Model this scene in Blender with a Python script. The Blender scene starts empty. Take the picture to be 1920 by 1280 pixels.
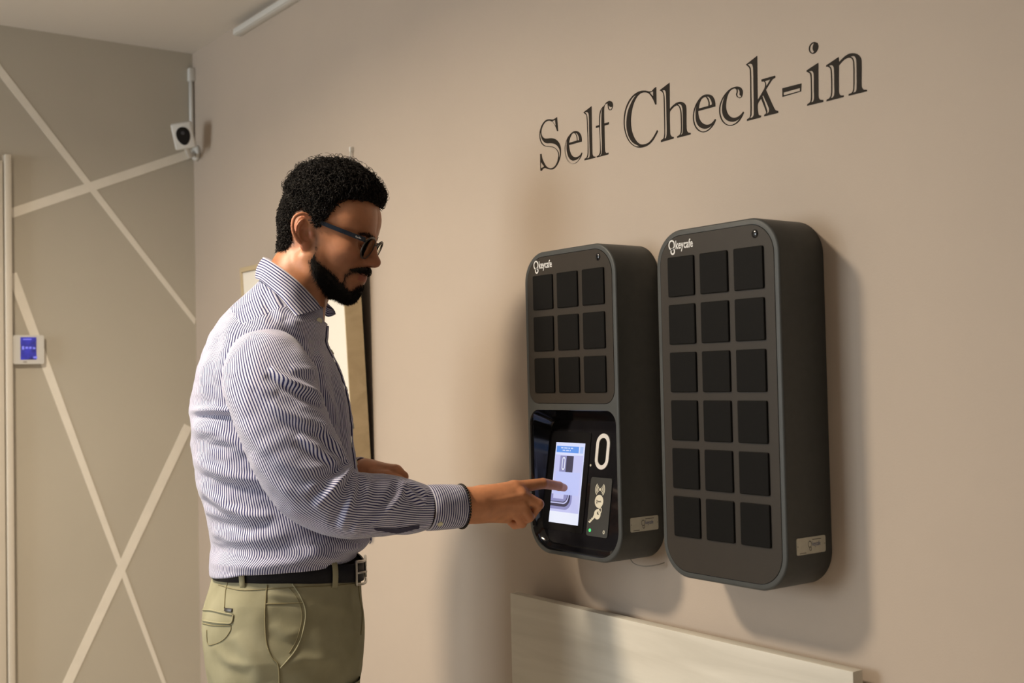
import bpy, bmesh, math, random
import numpy as np
from mathutils import Vector, Matrix
from mathutils.bvhtree import BVHTree
from mathutils.geometry import tessellate_polygon

random.seed(7)
rng = np.random.default_rng(7)
scene = bpy.context.scene
COL = scene.collection
pi = math.pi

# ------------------------------------------------------------------ camera
# world: wall_right is the plane y = 0 (room at y < 0), x runs along it, z is up, floor z = 0
FPX = 2193.8153
CAM = np.array([1.4149, -1.47, 1.39])
YAW, PIT, ROL = 0.6333332, 0.0307445, -0.0212925
_F = np.array([-math.cos(YAW) * math.cos(PIT), math.sin(YAW) * math.cos(PIT), math.sin(PIT)])
_r = np.cross(_F, [0, 0, 1.0]); _r /= np.linalg.norm(_r)
_u = np.cross(_r, _F)
CR = _r * math.cos(ROL) + _u * math.sin(ROL)
CU = -_r * math.sin(ROL) + _u * math.cos(ROL)
cam_data = bpy.data.cameras.new('camera')
cam = bpy.data.objects.new('camera', cam_data)
COL.objects.link(cam)
cam_data.sensor_width = 36.0
cam_data.lens = FPX / 1920 * 36
cam_data.clip_start = 0.05
m = Matrix(((CR[0], CU[0], -_F[0], CAM[0]), (CR[1], CU[1], -_F[1], CAM[1]), (CR[2], CU[2], -_F[2], CAM[2]), (0, 0, 0, 1)))
cam.matrix_world = m
cam_data.dof.use_dof = True
cam_data.dof.focus_distance = 2.13
cam_data.dof.aperture_fstop = 4.8
scene.camera = cam

# ------------------------------------------------------------------ world, exposure
world = bpy.data.worlds.new('world')
scene.world = world
world.use_nodes = True
world.node_tree.nodes['Background'].inputs[0].default_value = (0.9, 0.92, 1.0, 1)
world.node_tree.nodes['Background'].inputs[1].default_value = 0.02
scene.view_settings.view_transform = 'Standard'
scene.view_settings.look = 'None'
scene.view_settings.gamma = 1.0
scene.view_settings.use_curve_mapping = False
scene.view_settings.exposure = 0.0

# key lamp, then added fill lamps (all outside the frame): position, watts, colour
KEY_LAMP = ((-0.76, -1.50, 2.495), 70.0, (1.0, 0.84, 0.64))
FILL_LAMPS = [((1.8, -3.3, 2.495), 8.0, (1.0, 0.90, 0.76)),
              ((3.2, -1.6, 2.495), 5.0, (1.0, 0.90, 0.76))]
# added glowing fill, unseen: (wall, range along it, z range, strength, colour)
FILL_WINDOWS = [('left', (-2.15, -0.75), (0.85, 2.30), 11.6, (0.93, 1.01, 1.05))]

# ------------------------------------------------------------------ measuring helpers: a photo pixel and a plane give a point
def ray(px, py):
    return _F + CR * (px - 960) / FPX + CU * (640 - py) / FPX
def on_y(px, py, Y=0.0):
    d = ray(px, py); return CAM + d * (Y - CAM[1]) / d[1]
def on_x(px, py, X):
    d = ray(px, py); return CAM + d * (X - CAM[0]) / d[0]
def on_plane(px, py, p0, n):
    d = ray(px, py); return CAM + d * ((np.array(p0) - CAM) @ n) / (d @ n)
def project(P):
    q = np.asarray(P, float) - CAM
    w = q @ _F
    return 960 + FPX * (q @ CR) / w, 640 - FPX * (q @ CU) / w

# ------------------------------------------------------------------ object helpers
def link(o, parent=None):
    COL.objects.link(o)
    if parent is not None:
        o.parent = parent
    return o
def tag(o, label=None, cat=None, group=None, kind=None):
    if label: o['label'] = label
    if cat: o['category'] = cat
    if group: o['group'] = group
    if kind: o['kind'] = kind
    return o
def empty(name, loc=(0, 0, 0), rz=0.0):
    o = bpy.data.objects.new(name, None)
    o.empty_display_size = 0.05
    o.location = loc; o.rotation_euler = (0, 0, rz)
    return link(o)
def mesh_obj(name, V, F, mat, parent=None, uv=None, col=None, smooth=True, mats=None, midx=None):
    me = bpy.data.meshes.new(name)
    if isinstance(F, np.ndarray):
        F = F.tolist()
    me.from_pydata(np.asarray(V, float).tolist(), [], F)
    if mats:
        for mm in mats: me.materials.append(mm)
        if midx is not None:
            me.polygons.foreach_set('material_index', np.asarray(midx, dtype=np.int32))
    elif mat is not None:
        me.materials.append(mat)
    if uv is not None:
        l = me.uv_layers.new(name='UVMap')
        l.data.foreach_set('uv', np.asarray(uv, dtype=np.float32).ravel())
    if col is not None:
        a = me.attributes.new('tint', 'FLOAT_COLOR', 'POINT')
        c = np.asarray(col, dtype=np.float32)
        if c.shape[1] == 3:
            c = np.concatenate([c, np.ones((len(c), 1), np.float32)], 1)
        a.data.foreach_set('color', c.ravel())
    if smooth:
        me.polygons.foreach_set('use_smooth', [True] * len(me.polygons))
    me.update()
    o = bpy.data.objects.new(name, me)
    return link(o, parent)
def bm_obj(name, bm, mat, parent=None, smooth=False, angle=None):
    me = bpy.data.meshes.new(name)
    bm.normal_update()
    bm.to_mesh(me); bm.free()
    if mat is not None: me.materials.append(mat)
    if smooth:
        me.polygons.foreach_set('use_smooth', [True] * len(me.polygons))
        if angle is not None:
            me.set_sharp_from_angle(angle=angle)
    o = bpy.data.objects.new(name, me)
    return link(o, parent)
def bm_box(bm, lo, hi, bevel=0.0, seg=2):
    r = bmesh.ops.create_cube(bm, size=1.0)
    vs = r['verts']
    lo = Vector(lo); hi = Vector(hi)
    for v in vs:
        v.co = Vector(((lo[i] + hi[i]) / 2 + v.co[i] * (hi[i] - lo[i]) for i in range(3)))
    if bevel > 0:
        es = list({e for v in vs for e in v.link_edges})
        bmesh.ops.bevel(bm, geom=es, offset=bevel, segments=seg, profile=0.5, affect='EDGES')
def box(name, lo, hi, mat, parent=None, bevel=0.0, seg=2):
    bm = bmesh.new(); bm_box(bm, lo, hi, bevel, seg)
    return bm_obj(name, bm, mat, parent, smooth=bevel > 0, angle=math.radians(40))
def rrect(x0, x1, z0, z1, r, n=10):
    """rounded rectangle outline, counter-clockwise"""
    P = []
    for cx, cz, a0 in ((x1 - r, z1 - r, 0), (x0 + r, z1 - r, pi / 2), (x0 + r, z0 + r, pi), (x1 - r, z0 + r, 1.5 * pi)):
        for k in range(n + 1):
            a = a0 + (pi / 2) * k / n
            P.append((cx + r * math.cos(a), cz + r * math.sin(a)))
    return P
def poly_solid(name, outline, holes, f, depth, mat, parent=None, smooth=False, bevel=0.0):
    """flat outline (2D) with holes, extruded: f(u, v, d) -> point; d = 0 front, d = depth back"""
    loops = [outline] + list(holes)
    tri = tessellate_polygon([[Vector((p[0], p[1], 0)) for p in l] for l in loops])
    flat = [p for l in loops for p in l]
    n = len(flat)
    V = [f(p[0], p[1], 0.0) for p in flat] + [f(p[0], p[1], depth) for p in flat]
    Fc = [tuple(t) for t in tri]
    Fc += [tuple(n + i for i in reversed(t)) for t in tri]
    s = 0
    for l in loops:
        k = len(l)
        for i in range(k):
            a, b = s + i, s + (i + 1) % k
            Fc.append((a, b, n + b, n + a))
        s += k
    bm = bmesh.new()
    vs = [bm.verts.new(Vector([float(q) for q in v])) for v in V]
    for t in Fc:
        try: bm.faces.new([vs[i] for i in t])
        except ValueError: pass
    bmesh.ops.recalc_face_normals(bm, faces=bm.faces)
    return bm_obj(name, bm, mat, parent, smooth=smooth, angle=math.radians(35))
def tube_data(path, rad, n=8, cap=True, up=None):
    P = np.asarray(path, float); N = len(P)
    R = np.full(N, rad) if np.isscalar(rad) else np.asarray(rad, float)
    T = np.gradient(P, axis=0); T /= np.linalg.norm(T, axis=1)[:, None] + 1e-12
    u = np.array([0, 0, 1.0]) if up is None else np.asarray(up, float)
    if abs(u @ T[0]) > 0.95: u = np.array([1.0, 0, 0])
    V = []
    a = np.arange(n) * 2 * pi / n
    for i in range(N):
        u = u - (u @ T[i]) * T[i]; u /= np.linalg.norm(u) + 1e-12
        w = np.cross(T[i], u)
        V.append(P[i] + R[i] * (np.cos(a)[:, None] * u + np.sin(a)[:, None] * w))
    V = np.concatenate(V)
    Fc = [(i * n + j, i * n + (j + 1) % n, (i + 1) * n + (j + 1) % n, (i + 1) * n + j) for i in range(N - 1) for j in range(n)]
    if cap:
        Fc.append(tuple(range(n - 1, -1, -1))); Fc.append(tuple((N - 1) * n + j for j in range(n)))
    return V, Fc
def tube(name, path, rad, mat, parent=None, n=8, cap=True):
    V, Fc = tube_data(path, rad, n, cap)
    return mesh_obj(name, V, Fc, mat, parent)
def smooth_path(pts, k=8, closed=False):
    """Catmull-Rom through points"""
    P = np.asarray(pts, float); N = len(P); out = []
    rngi = range(N if closed else N - 1)
    for i in rngi:
        if closed:
            p0, p1, p2, p3 = P[(i - 1) % N], P[i], P[(i + 1) % N], P[(i + 2) % N]
        else:
            p0, p1, p2, p3 = P[max(i - 1, 0)], P[i], P[i + 1], P[min(i + 2, N - 1)]
        for t in np.arange(k) / k:
            out.append(0.5 * ((2 * p1) + (p2 - p0) * t + (2 * p0 - 5 * p1 + 4 * p2 - p3) * t ** 2 + (3 * p1 - p0 - 3 * p2 + p3) * t ** 3))
    if not closed: out.append(P[-1])
    return np.array(out)

# ------------------------------------------------------------------ materials
def mat_new(name):
    mt = bpy.data.materials.new(name); mt.use_nodes = True
    return mt, mt.node_tree.nodes, mt.node_tree.links, mt.node_tree.nodes['Principled BSDF']
def lin(r, g, b):
    f = lambda c: c / 12.92 if c <= 0.04045 else ((c + 0.055) / 1.055) ** 2.4
    return (f(r / 255), f(g / 255), f(b / 255), 1.0)
def mat_plain(name, col, rough=0.5, metal=0.0, noise=0.0, scale=40.0, bump=0.0, bscale=200.0, spec=0.5, coat=0.0):
    mt, N, L, b = mat_new(name)
    b.inputs['Roughness'].default_value = rough
    b.inputs['Metallic'].default_value = metal
    b.inputs['Specular IOR Level'].default_value = spec
    b.inputs['Coat Weight'].default_value = coat
    tc = N.new('ShaderNodeTexCoord')
    if noise > 0:
        nz = N.new('ShaderNodeTexNoise'); nz.inputs['Scale'].default_value = scale; nz.inputs['Detail'].default_value = 4
        L.new(tc.outputs['Object'], nz.inputs['Vector'])
        mr = N.new('ShaderNodeMapRange'); mr.inputs[1].default_value = 0.3; mr.inputs[2].default_value = 0.7
        mr.inputs[3].default_value = 1 - noise; mr.inputs[4].default_value = 1 + noise
        L.new(nz.outputs['Fac'], mr.inputs[0])
        mx = N.new('ShaderNodeVectorMath'); mx.operation = 'SCALE'
        mx.inputs[0].default_value = col[:3]
        L.new(mr.outputs[0], mx.inputs['Scale']); L.new(mx.outputs[0], b.inputs['Base Color'])
    else:
        b.inputs['Base Color'].default_value = tuple(col[:3]) + (1,)
    if bump > 0:
        nb = N.new('ShaderNodeTexNoise'); nb.inputs['Scale'].default_value = bscale; nb.inputs['Detail'].default_value = 3
        L.new(tc.outputs['Object'], nb.inputs['Vector'])
        bp = N.new('ShaderNodeBump'); bp.inputs['Strength'].default_value = bump; bp.inputs['Distance'].default_value = 0.002
        L.new(nb.outputs['Fac'], bp.inputs['Height']); L.new(bp.outputs[0], b.inputs['Normal'])
    return mt
def mat_emit(name, col, strength):
    mt, N, L, b = mat_new(name)
    b.inputs['Base Color'].default_value = (0.02, 0.02, 0.02, 1)
    b.inputs['Emission Color'].default_value = tuple(col[:3]) + (1,)
    b.inputs['Emission Strength'].default_value = strength
    return mt

M = {}
M['wall'] = mat_plain('wall_paint', (0.44, 0.365, 0.300), 0.65, noise=0.025, scale=3.0, bump=0.08, bscale=350)
M['wall_back'] = mat_plain('wall_paint_back', (0.48, 0.445, 0.375), 0.7, noise=0.025, scale=3.0, bump=0.08, bscale=350)
M['ceiling'] = mat_plain('ceiling_paint', (0.68, 0.64, 0.59), 0.8, noise=0.02, scale=2.0)
M['floor'] = mat_plain('floor_tile', (0.42, 0.38, 0.33), 0.4, noise=0.12, scale=6.0)
M['band'] = mat_plain('band_paint', (0.80, 0.76, 0.68), 0.7, noise=0.03, scale=20)
M['trim'] = mat_plain('white_trim', (0.63, 0.58, 0.50), 0.45, noise=0.02, scale=10)
M['plastic_white'] = mat_plain('white_plastic', (0.62, 0.61, 0.58), 0.4)
M['housing'] = mat_plain('charcoal_housing', (0.054, 0.0565, 0.0555), 0.45, noise=0.05, scale=60, bump=0.05, bscale=1500, spec=0.3)
M['panel'] = mat_plain('brown_grey_panel', (0.030, 0.0235, 0.0175), 0.45, noise=0.04, scale=30, bump=0.03, bscale=1200, spec=0.25)
M['door'] = mat_plain('black_bin_door', (0.0040, 0.0034, 0.0028), 0.6, noise=0.05, scale=80, bump=0.06, bscale=1500, spec=0.10)
M['gap'] = mat_plain('black_gap', (0.004, 0.004, 0.004), 0.6, spec=0.08)
M['gloss'] = mat_plain('black_gloss', (0.006, 0.006, 0.007), 0.12, noise=0.1, scale=20, spec=0.5)
M['matte_black'] = mat_plain('matte_black', (0.005, 0.005, 0.006), 0.35, spec=0.2)
M['rfid'] = mat_plain('dark_grey_pad', (0.035, 0.037, 0.037), 0.4, noise=0.05, scale=90)
M['print_white'] = mat_plain('white_print', (0.66, 0.65, 0.64), 0.5)
M['print_cream'] = mat_plain('cream_print', (0.66, 0.64, 0.54), 0.5)
M['print_dark'] = mat_plain('dark_print', (0.045, 0.04, 0.035), 0.6)
M['print_blue'] = mat_plain('blue_print', (0.10, 0.12, 0.24), 0.6)
M['plate'] = mat_plain('label_plate', (0.50, 0.49, 0.42), 0.45, noise=0.05, scale=80)
M['letter'] = mat_plain('letter_vinyl', (0.022, 0.017, 0.013), 0.6, noise=0.05, scale=30, spec=0.1)
M['steel'] = mat_plain('steel', (0.5, 0.49, 0.46), 0.3, metal=1.0)
M['cable'] = mat_plain('grey_cable', (0.35, 0.33, 0.30), 0.5)

def mat_wood(name, c1, c2, rough=0.5):
    mt, N, L, b = mat_new(name)
    tc = N.new('ShaderNodeTexCoord')
    mp = N.new('ShaderNodeMapping'); mp.inputs['Scale'].default_value = (1.2, 8.0, 14.0)
    mp.inputs['Rotation'].default_value = (0, math.radians(4), 0)
    L.new(tc.outputs['Object'], mp.inputs['Vector'])
    nz = N.new('ShaderNodeTexNoise'); nz.inputs['Scale'].default_value = 1.6; nz.inputs['Detail'].default_value = 7; nz.inputs['Distortion'].default_value = 0.6
    L.new(mp.outputs[0], nz.inputs['Vector'])
    cr = N.new('ShaderNodeValToRGB')
    cr.color_ramp.elements[0].position = 0.34; cr.color_ramp.elements[0].color = tuple(c1) + (1,)
    cr.color_ramp.elements[1].position = 0.62; cr.color_ramp.elements[1].color = tuple(c2) + (1,)
    L.new(nz.outputs['Fac'], cr.inputs[0]); L.new(cr.outputs[0], b.inputs['Base Color'])
    b.inputs['Roughness'].default_value = rough
    bp = N.new('ShaderNodeBump'); bp.inputs['Strength'].default_value = 0.06; bp.inputs['Distance'].default_value = 0.002
    L.new(nz.outputs['Fac'], bp.inputs['Height']); L.new(bp.outputs[0], b.inputs['Normal'])
    return mt
M['whitewood'] = mat_wood('whitewashed_wood', (0.50, 0.465, 0.395), (0.61, 0.575, 0.50))
M['beigewood'] = mat_wood('beige_wood', (0.42, 0.33, 0.20), (0.50, 0.40, 0.25))

def mat_lamp(name, col, s):
    return mat_emit(name, col, s)

# ------------------------------------------------------------------ the room
XB = -2.38            # back wall
ZC = 2.507            # ceiling
X1, Y1 = 4.2, -4.6    # far side of the room, behind the camera
def slab(name, lo, hi, mat, kind='structure'):
    o = box(name, lo, hi, mat); o['kind'] = kind; return o
slab('floor', (XB - 0.1, Y1 - 0.1, -0.1), (X1 + 0.1, 0.1, 0), M['floor'])
slab('ceiling', (XB - 0.1, Y1 - 0.1, ZC), (X1 + 0.1, 0.1, ZC + 0.1), M['ceiling'])
slab('wall_right', (XB - 0.1, 0, 0), (X1 + 0.1, 0.1, ZC), M['wall'])
wall_back = slab('wall_back', (XB - 0.1, Y1, 0), (XB, 0, ZC), M['wall_back'])
slab('wall_left', (XB - 0.1, Y1 - 0.1, 0), (X1 + 0.1, Y1, ZC), M['wall'])
slab('wall_front', (X1, Y1, 0), (X1 + 0.1, 0, ZC), M['wall'])
bb = box('baseboard_right', (XB, -0.014, 0), (X1, 0, 0.08), M['trim'], bevel=0.003); bb['kind'] = 'structure'
bb = box('baseboard_back', (XB, -0.58, 0), (XB + 0.014, -0.014, 0.08), M['trim'], bevel=0.003); bb['kind'] = 'structure'

# painted bands on the back wall (each a thin raised strip)
BAND_N = [0]
def band(p, q, w=0.024, ext0=0.0, ext1=0.0):
    BAND_N[0] += 1
    th = 0.0010 + 0.0003 * BAND_N[0]
    p = np.array(p, float); q = np.array(q, float)
    d = (q - p) / np.linalg.norm(q - p)
    p = p - d * ext0; q = q + d * ext1
    n = np.array([-d[1], d[0]]) * w / 2
    pts = [p + n, p - n, q - n, q + n]
    pts = [(min(a[0], -0.0005), a[1]) for a in pts]
    o = poly_solid('painted_band', pts, [], lambda u, v, e: (XB + th - e, u, v), th, M['band'], wall_back)
    return o
pb = [on_x(*p, XB)[1:] for p in ((0, 130), (371, 603), (20, 400), (361, 287), (22, 513), (317, 1290), (353, 798), (124, 1286))]
band(pb[0], pb[1], 0.0295, ext0=0.5)
band(pb[2], pb[3], 0.0295)
band(pb[4], pb[5], 0.0295, ext1=0.35)
band(pb[6], pb[7], 0.0295, ext1=0.4)

# the door at the left edge of the picture, in the back wall
door = empty('door_1', (XB, -1.05, 0)); door['kind'] = 'structure'
dz = 2.105
YD = -0.587
bm = bmesh.new()
bm_box(bm, (0.0005, 1.05 + YD - 0.0195, 0.0), (0.024, 1.05 + YD, dz), 0.003)
bm_box(bm, (0.0005, 1.05 + YD - 0.075, 0.0), (0.016, 1.05 + YD - 0.0235, dz - 0.0195), 0.003)
bm_box(bm, (0.0005, 1.05 + YD - 0.0236, 0.0), (0.006, 1.05 + YD - 0.0194, dz), 0.0)
bm_obj('door_casing', bm, M['trim'], door, True, math.radians(40))
bm = bmesh.new()
bm_box(bm, (0.0005, 1.05 + YD - 0.98, dz - 0.075), (0.022, 1.05 + YD - 0.0755, dz), 0.004)
bm_box(bm, (0.0005, 1.05 + YD - 1.055, 0.0), (0.022, 1.05 + YD - 0.9805, dz), 0.004)
bm_obj('door_casing', bm, M['trim'], door, True, math.radians(40))
box('door_leaf', (0.0005, 1.05 + YD - 0.979, 0.01), (0.012, 1.05 + YD - 0.0765, dz - 0.076), M['trim'], door, bevel=0.003)
hd = box('door_handle', (0.014, 1.05 + YD - 0.95, 1.02), (0.02, 1.05 + YD - 0.91, 1.08), M['steel'], door, bevel=0.002)

# ------------------------------------------------------------------ ceiling lamps
def downlight(loc, watts, col, rad, label, drum=0.012):
    t = empty('ceiling_lamp', loc)
    tag(t, label, 'ceiling lamp', 'round ceiling lamps')
    n = 40
    V = []; Fc = []
    prof = [(rad + 0.012, 0.0118), (rad + 0.012, -drum), (rad + 0.002, -drum - 0.003), (rad, -drum), (rad, 0.010)]
    for i in range(n):
        a = 2 * pi * i / n
        for r_, z_ in prof: V.append((r_ * math.cos(a), r_ * math.sin(a), z_))
    k = len(prof)
    for i in range(n):
        for j in range(k - 1):
            Fc.append((i * k + j, ((i + 1) % n) * k + j, ((i + 1) % n) * k + j + 1, i * k + j + 1))
    mesh_obj('rim', V, Fc, M['plastic_white'], t)
    V = [(0, 0, 0.0)] + [(rad * 0.999 * math.cos(2 * pi * i / n), rad * 0.999 * math.sin(2 * pi * i / n), 0.0) for i in range(n)]
    Fc = [(0, 1 + (i + 1) % n, 1 + i) for i in range(n)]
    s = watts / (pi * pi * rad * rad)
    mesh_obj('diffuser', V, Fc, mat_lamp('lamp_glow', col, s), t, smooth=False)
    return t
downlight(KEY_LAMP[0], KEY_LAMP[1], KEY_LAMP[2], 0.15, 'round white drum ceiling lamp above and behind the man', 0.038)
for i, (l, w, c) in enumerate(FILL_LAMPS):  # fill lamps added out of view to brighten the room
    downlight(l, w, c, 0.22, ['added round fill lamp behind the camera', 'added round fill lamp at the room end beyond the lockers'][i])
# ------------------------------------------------------------------ added fill light built like a glazed opening, unseen
for k_, (side, (wa, wb_), (wz0, wz1), ws, wc) in enumerate(FILL_WINDOWS):
    win = empty('fill_window_%d' % (k_ + 1), ((wa + wb_) / 2, Y1, wz0) if side == 'left' else (XB, (wa + wb_) / 2, wz0), 0.0 if side == 'left' else -pi / 2); win['kind'] = 'structure'
    ww, wh = (wb_ - wa) / 2, wz1 - wz0
    for nm, lo_, hi_ in (('fill_window_frame', (-ww - 0.06, 0.0005, -0.06), (-ww, 0.05, wh + 0.06)), ('fill_window_frame', (ww, 0.0005, -0.06), (ww + 0.06, 0.05, wh + 0.06)),
                         ('fill_window_frame', (-ww, 0.0005, wh), (ww, 0.05, wh + 0.06)), ('fill_window_sill', (-ww, 0.0005, -0.06), (ww, 0.09, 0.0)), ('fill_window_frame', (-0.03, 0.0005, 0.0), (0.03, 0.05, wh))):
        box(nm, lo_, hi_, M['trim'], win, bevel=0.004)
    M['daylight_fill'] = mat_emit('added_fill_glow', wc, ws)
    for a_, b_ in ((-ww, -0.03), (0.03, ww)):
        mesh_obj('pane', [(a_, 0.012, 0), (b_, 0.012, 0), (b_, 0.012, wh), (a_, 0.012, wh)], [(3, 2, 1, 0)], M['daylight_fill'], win, smooth=False)

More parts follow.
